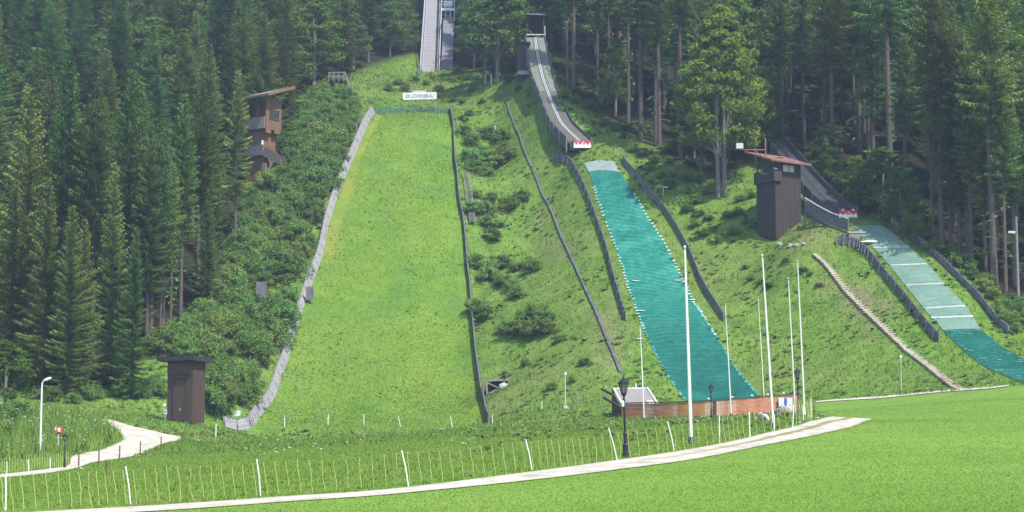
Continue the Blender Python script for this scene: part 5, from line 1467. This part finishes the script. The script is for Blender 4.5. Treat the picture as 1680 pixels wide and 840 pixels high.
# the wood itself: fill by spacing, nearest rows first, leaving out trees that nothing would show
NF = len(TREES)
cand = []
rs = np.random.default_rng(3)
for _ in range(5200):
    x = rs.uniform(-96, 96); y = rs.uniform(176, 352)
    if abs(x) > .30*y+8: continue
    cand.append((x, y))
cand.sort(key=lambda c: c[1])
cw, chh = 168, 84
cover = np.zeros((chh, cw), np.int16)
planted = list(TREES)
stat = {'l':0,'m':0,'r':0}
KEEP_OFF = [(W(705,60,332).x, 318, 385, 5.5), (W(735,60,332).x, 318, 345, 4.5)]
fl = Matrix
def blocked(x, y, px, py):
    for cx, y0, y1, w in KEEP_OFF:
        if y0-6 < y < y1 and abs(x-cx) < w: return True
    if y < 252 and 385 < px < 500 and py > 200: return True
    if y < 292 and 520 < px < 590 and py > 140: return True
    # corridors of the two other inruns
    if y > 244 and y < 292:
        t = (y-246)/36; cx = W(955,234,246).x*(1-t)+W(881,60,282).x*t
        if abs(x-cx) < 4.4: return True
    if 208 < y < 238:
        t = (y-211.5)/21; cx = W(1390,352,211.5).x*(1-t)+W(1272,230,232.5).x*t
        if abs(x-cx) < 3.6: return True
    for (qx,qy,qr) in ((at(430,292).x, at(430,292).y, 4.2),(at(553,152).x, at(553,152).y, 3),(W(859,128,277).x,278,3.6),(W(880,60,283).x,286,4)):
        if (x-qx)**2+(y-qy)**2 < qr*qr: return True
    return False
NTREE = 0
for x, y in cand:
    z = Z(x, y); px, py = topix(x, y, z); px = float(px); py = float(py)
    if not (inpoly(np.array([px]), np.array([py]), FOREST_L)[0] or inpoly(np.array([px]), np.array([py]), FOREST_R)[0]): continue
    if blocked(x, y, px, py): continue
    sp_ = (4.3 if y < 250 else 4.8)*(1.28 if px < 690 else 1.05)
    if any((x-a)**2+(y-b)**2 < sp_*sp_ for a, b in planted[-400:]): continue
    left = px < 690
    mid = 690 <= px < 1240 and y > 235
    h = random.uniform(21, 29) if not left else random.uniform(15, 23)
    r = random.random()
    if left: kind = 'full' if r < .5 else ('mid' if r < .88 else 'larch')
    elif mid: kind = 'mid' if r < .5 else ('high' if r < .75 else 'broad')
    else: kind = 'mid' if r < .55 else 'high'
    if left and y > 268 and random.random() < .25: kind = 'broad'
    if kind == 'broad': h *= .72
    # what would show of it
    c0 = {'full':.0,'mid':.25,'high':.42,'larch':.2,'broad':.2}[kind]
    hit = tot = 0; cells = []
    for t in np.linspace(c0, .97, 12):
        wd = (2.7*(1-(t-c0)/(1-c0))**.8+.2)
        qx, qy = topix(x, y, z+h*t); rad = wd*F/y
        for ddx in np.linspace(-rad, rad, 5):
            i, j = int((qy+0)//10), int((qx+ddx)//10)
            if 0 <= i < chh and 0 <= j < cw:
                tot += 1; hit += cover[i, j] < 5; cells.append((i, j))
    if tot == 0 or hit/tot < .22 and tot > 6: 
        if not (px < -20 or px > 1700) : continue
        if abs(px-840) > 990: continue
    for c in set(cells): cover[c] += 1
    planted.append((x, y)); NTREE += 1
    if left:
        far = y > 262
        g = GL; lb = {'full':'dark green densely branched spruce within the %s left wood','mid':'dark spruce with bare lower trunk within the %s left wood','larch':'lighter feathery larch within the %s left wood','broad':'rounded leafy tree within the %s left wood'}[kind] % ('upper hazy' if far else 'lower')
    elif mid: g = GM; lb = {'mid':'spruce with drooping crown in the shaded wood behind the inruns','high':'high crowned bare spruce in the shaded wood behind the inruns','broad':'leafy tree in the shaded wood behind the inruns'}[kind]
    else: g = GR; lb = {'mid':'spruce with drooping crown in the dark right wood','high':'high crowned bare spruce in the dark right wood'}[kind]
    if kind == 'broad': g = GB if not mid else GM
    plant(kind, (x, y, z), h, lb, g + (' in its upper part' if left and y > 262 else ''), width=random.uniform(1.2,1.6) if left else 1.05)
print([ (o.name,o['label']) for o in scene.objects if 'label' in o.keys() and len(o['label'].split())>16]); print('forest trees', NTREE, 'front', NF)

# ------------------------------------------------------------------ shrubs
SH = [make_bush(300+i, 2.0, 1.35, 22, 120) for i in range(6)]
NSH = [0]
def shrub(p, s, label, group, sq=1.0):
    i = NSH[0]; NSH[0] += 1
    src = SH[i % len(SH)]; rz = random.random()*6.28; sc_ = (s*random.uniform(.9,1.15), s*random.uniform(.9,1.15), s*sq)
    p = (p[0], p[1], p[2]-.12*s)
    if i < len(SH):
        src.location = p; src.rotation_euler = (0,0,rz); src.scale = sc_; tag(src, label, 'bush', group); return
    dup(src, p, rz, label, group, sc_)
BUSHY = [(478,238),(500,170),(545,140),(588,178),(565,258),(537,318),(516,390),(500,440),(476,510),(452,580),(424,640),(396,674),(350,690),(330,690),(336,600),(262,585),(285,556),(332,524),(388,424),(404,335),(440,300),(470,262)]
sp = []
cs = [(rs.uniform(-42,-9), rs.uniform(172,292)) for _ in range(6000)]
for x, y in cs:
    z = Z(x,y); px, py = topix(x,y,z)
    if not inpoly(np.array([float(px)]), np.array([float(py)]), BUSHY)[0]: continue
    if (x-at(430,292).x)**2+(y-at(430,292).y)**2 < 5: continue
    if any((x-a)**2+(y-b)**2 < 1.6**2 for a, b, *_ in sp): continue
    sp.append((x,y,z,float(px),float(py)))
for x,y,z,px,py in sp:
    zone_ = 'below the brown tower' if py > 270 and px < 470 and py < 420 else ('beside the pale board wall' if px > 470 and py > 230 else ('around the brown hut' if py > 560 else ('on the slope above the hut' if py > 420 else 'under the lookout platform')))
    edge = px > 1e9
    shrub((x,y,z), random.uniform(.9,1.5)*(.75 if py < 230 else 1.0), 'bright green leafy shrub in the thicket ' + zone_, 'shrubs of the thicket ' + zone_)
def spots(lst, label, group, lo, hi, sq=.8, jitter=0):
    for px, py in lst:
        p = at(px+random.uniform(-jitter,jitter), py+random.uniform(-jitter,jitter)); shrub(p, random.uniform(lo,hi), label, group, sq)
spots([(800,228),(822,232),(790,262),(806,268),(812,278),(770,268),(772,240),(760,222),(826,246),(835,262),(780,285),(798,290)], 'dark green shrub on the upper bushy strip between the wide slope and the gutter', 'shrubs on the upper strip', 0.84, 1.43)
spots([(784,325),(808,330),(830,345),(842,340),(800,372),(818,372),(806,395),(794,352),(775,352),(855,330)], 'dark green shrub on the middle strip beside the ladder', 'shrubs on the middle strip', 0.72, 1.23)
spots([(782,440),(800,444),(818,440),(848,446),(866,438),(840,478),(852,488),(828,470),(876,445),(800,460)], 'dark shrub of the lower strip level with the bare grass patch', 'shrubs on the lower strip', 0.72, 1.23)
spots([(795,528),(785,515),(860,528),(878,522),(892,532),(905,545),(848,552),(868,552),(888,550),(836,548)], 'purplish dark shrub of the lowest strip above the timber frame', 'shrubs on the lowest strip', 0.78, 1.30)
spots([(920,560),(960,600),(938,628),(905,640),(860,600),(830,620)], 'small loose green shrub on the bank above the pale capped post', 'shrubs on the bank by the capped post', .35, .6)
spots([(758,170),(775,150),(742,168),(720,150),(640,150),(655,140),(710,130),(745,135),(665,150),(770,190),(790,170),(760,200),(700,140),(680,134)], 'low leafy shrub around the foot of the tall inrun', 'shrubs at the foot of the tall inrun', .45, .85)
spots([(1055,258),(1075,268),(1098,268),(1105,290),(1130,298),(1128,318),(1150,300),(1085,292),(1066,280),(1160,320),(1100,310),(1040,250),(1140,335)], 'low dark shrub beneath the trunks of the middle wood edge', 'shrubs under the middle wood edge', .5, .9)
spots([(1128,348),(1146,356),(1164,362),(1170,380),(1176,398),(1156,388),(1195,358),(1212,352),(1225,368),(1240,375),(1205,385),(1140,372),(1215,330),(1232,325)], 'bramble like shrub on the bank between the turquoise slope wall and the dark tower', 'brambles by the dark tower', .5, .85, .7)
spots([(1232,460),(1248,466),(1262,470),(1330,452),(1318,446),(1290,430),(1345,470),(1225,440)], 'low straggling shrub on the bare bank below the dark tower', 'low shrubs below the dark tower', .35, .6, .6)
spots([(1390,318),(1405,330),(1425,345),(1442,350),(1460,352),(1475,366),(1500,388),(1380,310),(1420,320),(1510,395)], 'leafy shrub behind the small inrun banner', 'shrubs behind the small banner', .8, 1.4, 1.0)
spots([(1528,412),(1552,428),(1575,440),(1600,462),(1612,478),(1628,492),(1640,505),(1655,512),(1670,520),(1682,534),(1655,535),(1640,520),(1668,545),(1620,470),(1590,452),(1676,508)], 'dense shrub between the wall with white tags and the right wood', 'shrubs along the wall with white tags', .6, 1.05, .9)
spots([(945,170),(965,178),(990,205),(1012,215),(930,160),(1025,228)], 'shaded low shrub right of the twin track inrun', 'shrubs right of the twin track inrun', .5, .9, .8)
spots([(4,690),(18,700),(2,720),(30,690)], 'pale leafy bush at the picture edge on the wild flower bank', 'pale bushes of the flower bank', .8, 1.2, .9)
spots([(330,640),(345,660),(350,680),(262,650),(256,630),(240,640),(340,622),(228,655),(200,652),(150,655),(60,655),(85,660),(120,662)], 'leafy shrub crowding the brown hut and the foot of the left wood', 'shrubs at the foot of the left wood', .6, 1.0, .9)
spots([(850,150),(835,135),(768,132),(752,120),(800,126),(784,130)], 'low shrub along the crest in front of the wood', 'shrubs along the crest', .5, .8, .8)

# ------------------------------------------------------------------ grass, weeds, flowers (uncountable)
def grassmat(name, lo, mid, hi):
    m, nt, out = nmat(name)
    a = nt.nodes.new('ShaderNodeAttribute'); a.attribute_name = 'tint'
    s = nt.nodes.new('ShaderNodeSeparateColor'); nt.links.new(a.outputs['Color'], s.inputs[0])
    g = nt.nodes.new('ShaderNodeNewGeometry')
    n1 = noise_node(nt, g.outputs['Position'], .35, 3)
    c = ramp(nt, mth(nt, 'ADD', mth(nt, 'MULTIPLY', s.outputs[0], .55), mth(nt, 'MULTIPLY', n1, .45)), [(.25, lo), (.5, mid), (.78, hi)])
    d = nt.nodes.new('ShaderNodeBsdfDiffuse'); t = nt.nodes.new('ShaderNodeBsdfTranslucent')
    nt.links.new(c, d.inputs['Color']); nt.links.new(c, t.inputs['Color'])
    va = nt.nodes.new('ShaderNodeVectorMath'); va.operation = 'SCALE'; va.inputs['Scale'].default_value = .45; nt.links.new(g.outputs['Normal'], va.inputs[0])
    vb = nt.nodes.new('ShaderNodeVectorMath'); vb.operation = 'ADD'; nt.links.new(va.outputs[0], vb.inputs[0]); vb.inputs[1].default_value = (0,-.25,.9)
    vn = nt.nodes.new('ShaderNodeVectorMath'); vn.operation = 'NORMALIZE'; nt.links.new(vb.outputs[0], vn.inputs[0]); nt.links.new(vn.outputs[0], d.inputs['Normal'])
    mx = nt.nodes.new('ShaderNodeMixShader'); mx.inputs[0].default_value = .22
    nt.links.new(d.outputs[0], mx.inputs[1]); nt.links.new(t.outputs[0], mx.inputs[2]); nt.links.new(mx.outputs[0], out.inputs[0])
    return m
MATS_OFF = [L2+R2[::-1], L3+R3[::-1], L3b+R3b[::-1], [(958,268),(1008,266),(1018,284),(967,284)]]
PATHS_OFF = [[(-60,850),(100,838.5),(420,818.5),(640,803),(860,776),(1000,757),(1140,736),(1240,715),(1310,698),(1348,687),(1362,684),(1432,688),(1405,699),(1350,712),(1260,730),(1140,754),(1000,773),(860,790),(640,812),(430,827),(150,846)],
             [(0,779),(79,770),(112,764),(117,750),(167,738),(199,724),(200,716),(188,704),(167,688),(185,690),(215,699),(275,713),(300,721),(252,736),(214,750),(152,760),(124,769),(79,777),(0,785)]]
def scatter(name, n, xr, yr, accept, hfun, wd, blades, mat, lean=.6):
    if xr is None: x, y = scatter_near(n)
    else: x = rng.uniform(*xr, n); y = rng.uniform(*yr, n)
    z = zat(x, y)
    px, py = topix(x, y, z)
    ok = (px > -60) & (px < 1740) & (py > -20) & (py < 900)
    for q in MATS_OFF+PATHS_OFF: ok &= ~inpoly(px, py, q)
    ok &= accept(px, py, x, y)
    x, y, z, px, py = x[ok], y[ok], z[ok], px[ok], py[ok]
    m = len(x)
    hh = hfun(px, py, x, y, m)
    V = []; T = []
    tint = rng.random(m)
    for b in range(blades):
        a = rng.uniform(0, 2*PI, m); r = rng.uniform(.0, 1, m)*hh*.35
        bx, by = x+r*np.cos(a*1.7), y+r*np.sin(a*1.7)
        h1 = hh*rng.uniform(.6, 1.2, m); w = wd*rng.uniform(.6, 1.4, m)
        cx, sx = np.cos(a), np.sin(a)
        la = rng.uniform(0, 2*PI, m); ll = h1*rng.uniform(.1, lean, m)
        V.append(np.stack([np.stack([bx-cx*w, by-sx*w, z-.03], 1), np.stack([bx+cx*w, by+sx*w, z-.03], 1), np.stack([bx+ll*np.cos(la), by+ll*np.sin(la), z+h1], 1)], 1))
        T.append(np.clip(tint+rng.uniform(-.25,.25,m), 0, 1))
    V = np.concatenate(V).reshape(-1, 3); T = np.repeat(np.concatenate(T), 3)
    f = np.arange(len(V)).reshape(-1, 3)
    o = arr_mesh(name, V, f, mat, attr={'tint': np.stack([T, T, T, np.ones_like(T)], 1)})
    tag(o, kind='stuff'); print(name, m); return o
forest_at = lambda px, py: inpoly(px, py, FOREST_L) | inpoly(px, py, FOREST_R)
G_lawn = grassmat('slope_grass_blades', (.080,.160,.022), (.115,.212,.028), (.165,.25,.055))
G_rough = grassmat('rough_grass_blades', (.075,.145,.024), (.118,.215,.034), (.18,.26,.062))
G_verge = grassmat('verge_grass_blades', (.108,.205,.028), (.152,.26,.04), (.20,.295,.065))
G_mead = grassmat('meadow_grass_blades', (.142,.280,.038), (.180,.322,.050), (.235,.355,.080))
scatter('slope_grass', 90000, (-26,2), (186,282), lambda px,py,x,y: inpoly(px,py,LAWN) & ~inpoly(px,py,DRY), lambda px,py,x,y,m: rng.uniform(.04,.13,m)*np.where(rng.random(m)<.03,2.2,1), .045, 3, G_lawn)
scatter('rough_grass', 260000, (-62,62), (105,345), lambda px,py,x,y: ~inpoly(px,py,LAWN) & ~inpoly(px,py,MEADOW) & ~forest_at(px,py) & (y > 130) & ~inpoly(px,py,BUSHY), lambda px,py,x,y,m: rng.uniform(.06,.28,m)*np.where(rng.random(m)<.06,1.9,1), .05, 3, G_rough, .8)
scatter('verge_grass', 130000, (-38,30), (62,150), lambda px,py,x,y: ~inpoly(px,py,LAWN) & ~inpoly(px,py,MEADOW) & (y < 150), lambda px,py,x,y,m: rng.uniform(.04,.15,m), .022, 4, G_verge, .9)
def scatter_near(n):
    y = 50+140*rng.random(n)**1.8; return rng.uniform(-.30,.30,n)*y*.98+.0*y, y
scatter('meadow_grass', 460000, None, None, lambda px,py,x,y: inpoly(px,py,MEADOW), lambda px,py,x,y,m: rng.uniform(.018,.042,m)*(y/60)**.3*np.where(rng.random(m)<.03,1.8,1), .022, 3, G_mead, 1.1)
FLOWERY = [(0,690),(60,670),(110,680),(160,692),(190,712),(196,722),(150,738),(110,745),(60,752),(0,760)]
scatter('wild_weeds', 16000, (-60,-28), (110,190), lambda px,py,x,y: inpoly(px,py,FLOWERY), lambda px,py,x,y,m: rng.uniform(.4,1.25,m), .05, 4, G_rough, .5)
# broad leaved weeds: docks and butterbur in the damp ground, dark clumps on the slopes
def weeds(name, n, xr, yr, accept, size, mat):
    x = rng.uniform(*xr, n); y = rng.uniform(*yr, n); z = zat(x, y); px, py = topix(x, y, z)
    nn = np.array([mnoise.noise(Vector((a*.16, b*.16, 2))) for a, b in zip(x, y)])
    ok = accept(px, py, x, y) & (nn > .02)
    for q in MATS_OFF+PATHS_OFF: ok &= ~inpoly(px, py, q)
    x, y, z = x[ok], y[ok], z[ok]; m = len(x); V = []
    for b in range(5):
        a = rng.uniform(0, 2*PI, m); s = size*rng.uniform(.5,1.3,m); r = s*.5
        cx, cy = np.cos(a), np.sin(a); h0 = rng.uniform(.1,.45,m)*size*2.2
        c = np.stack([x+cx*r, y+cy*r, z+h0], 1); t = np.stack([cx, cy, rng.uniform(-.1,.5,m)], 1)*s[:,None]*.6; u = np.stack([-cy, cx, 0*cx], 1)*s[:,None]*.42
        V.append(np.stack([c-t, c-u, c+t, c+u], 1))
    V = np.concatenate(V).reshape(-1,3); T = np.repeat(rng.random(len(V)//4), 4)
    tag(arr_mesh(name, V, np.arange(len(V)).reshape(-1,4), mat, attr={'tint': np.stack([T,T,T,np.ones_like(T)],1)}), kind='stuff'); print(name, m)
G_weed = grassmat('broad_weeds', (.070,.135,.032), (.11,.185,.046), (.16,.23,.075))
weeds('broad_leaf_weeds', 20000, (-62,62), (100,318), lambda px,py,x,y: ((y > 165) | (px > 780) & (y < 150)) & ~inpoly(px,py,LAWN) & ~inpoly(px,py,MEADOW) & ~forest_at(px,py), .34, G_weed)
weeds('slope_weeds', 2200, (-26,2), (186,282), lambda px,py,x,y: inpoly(px,py,LAWN), .17, grassmat('slope_weed_leaves', (.075,.16,.045), (.105,.20,.055), (.17,.26,.10)))
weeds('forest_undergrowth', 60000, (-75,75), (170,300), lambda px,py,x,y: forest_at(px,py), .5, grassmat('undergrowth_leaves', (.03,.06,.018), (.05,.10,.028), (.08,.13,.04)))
# white umbels and pale flower heads
def blooms(name, n, xr, yr, accept, hr, s, mat):
    x = rng.uniform(*xr, n); y = rng.uniform(*yr, n); z = zat(x, y); px, py = topix(x, y, z); ok = accept(px, py, x, y)
    x, y, z = x[ok], y[ok], z[ok]; m = len(x); V = []
    for b in range(3):
        c = np.stack([x+rng.normal(0,.06,m), y+rng.normal(0,.06,m), z+rng.uniform(*hr, m)], 1); a = rng.uniform(0,2*PI,m); q = s*rng.uniform(.5,1.2,m)
        t = np.stack([np.cos(a), np.sin(a), .3*np.sin(a*3)], 1)*q[:,None]; u = np.stack([-np.sin(a), np.cos(a), .3*np.cos(a*2)], 1)*q[:,None]
        V.append(np.stack([c-t, c-u, c+t, c+u], 1))
    V = np.concatenate(V).reshape(-1,3); tag(arr_mesh(name, V, np.arange(len(V)).reshape(-1,4), mat), kind='stuff'); print(name, m)
M['bloom'] = paint('white_blooms', (.62,.60,.55), .8, .15, 3)
blooms('white_wildflowers', 1500, (-60,-28), (110,190), lambda px,py,x,y: inpoly(px,py,FLOWERY), (.5,1.15), .075, M['bloom'])
blooms('meadow_blooms', 1100, (-60,50), (100,300), lambda px,py,x,y: ~inpoly(px,py,MEADOW) & ~forest_at(px,py) & ~inpoly(px,py,LAWN) & ~inpoly(px,py,BUSHY), (.2,.5), .07, M['bloom'])
HAZY = [(455,640),(500,540),(560,560),(560,700),(440,700)]
blooms('slope_blooms', 5200, (-26,2), (186,282), lambda px,py,x,y: inpoly(px,py,LAWN) & (inpoly(px,py,HAZY) | (rng.random(len(px)) < .12)), (.12,.3), .05, M['bloom'])

# ------------------------------------------------------------------ daylight
SUN_EL, SUN_AZ = 55, 138          # azimuth from +Y towards +X
wd_ = bpy.data.worlds.new('World'); scene.world = wd_; wd_.use_nodes = True
nt = wd_.node_tree; nt.nodes.clear()
sky = nt.nodes.new('ShaderNodeTexSky'); sky.sky_type = 'NISHITA'; sky.sun_disc = False
sky.sun_elevation = R(SUN_EL); sky.sun_rotation = R(SUN_AZ); sky.altitude = 600; sky.dust_density = 1.6
bg = nt.nodes.new('ShaderNodeBackground'); bg.inputs['Strength'].default_value = 0.15
wo = nt.nodes.new('ShaderNodeOutputWorld'); nt.links.new(sky.outputs[0], bg.inputs[0]); nt.links.new(bg.outputs[0], wo.inputs[0])
sl = bpy.data.lights.new('sun', 'SUN'); sl.energy = 3.2; sl.angle = R(0.6); sl.color = (1.0, .955, .88)
so = bpy.data.objects.new('sun', sl); col.objects.link(so)
dirv = Vector((math.sin(R(SUN_AZ))*math.cos(R(SUN_EL)), math.cos(R(SUN_AZ))*math.cos(R(SUN_EL)), math.sin(R(SUN_EL))))
so.rotation_euler = dirv.to_track_quat('Z', 'Y').to_euler(); so.location = dirv*200

# ------------------------------------------------------------------ haze
HAZE = True
if HAZE:
    hb_ = MB(); hb_.box((0, 185, 92), (330, 490, 196)); 
    hm, nt, out = nmat('haze_air')
    pv = nt.nodes.new('ShaderNodeVolumePrincipled'); pv.inputs['Color'].default_value = (.62,.76,1,1); pv.inputs['Density'].default_value = 0.00028; pv.inputs['Anisotropy'].default_value = 0.1
    nt.links.new(pv.outputs[0], out.inputs['Volume'])
    hz = hb_.build('haze', hm); tag(hz, kind='stuff')

scene.cycles.use_denoising = True
scene.cycles.max_bounces = 6; scene.cycles.diffuse_bounces = 3; scene.cycles.transmission_bounces = 3; scene.cycles.volume_bounces = 0; scene.cycles.transparent_max_bounces = 6
scene.view_settings.view_transform = 'Standard'; scene.view_settings.look = 'None'; scene.view_settings.gamma = 1.0; scene.view_settings.use_curve_mapping = False
scene.view_settings.exposure = 1.1
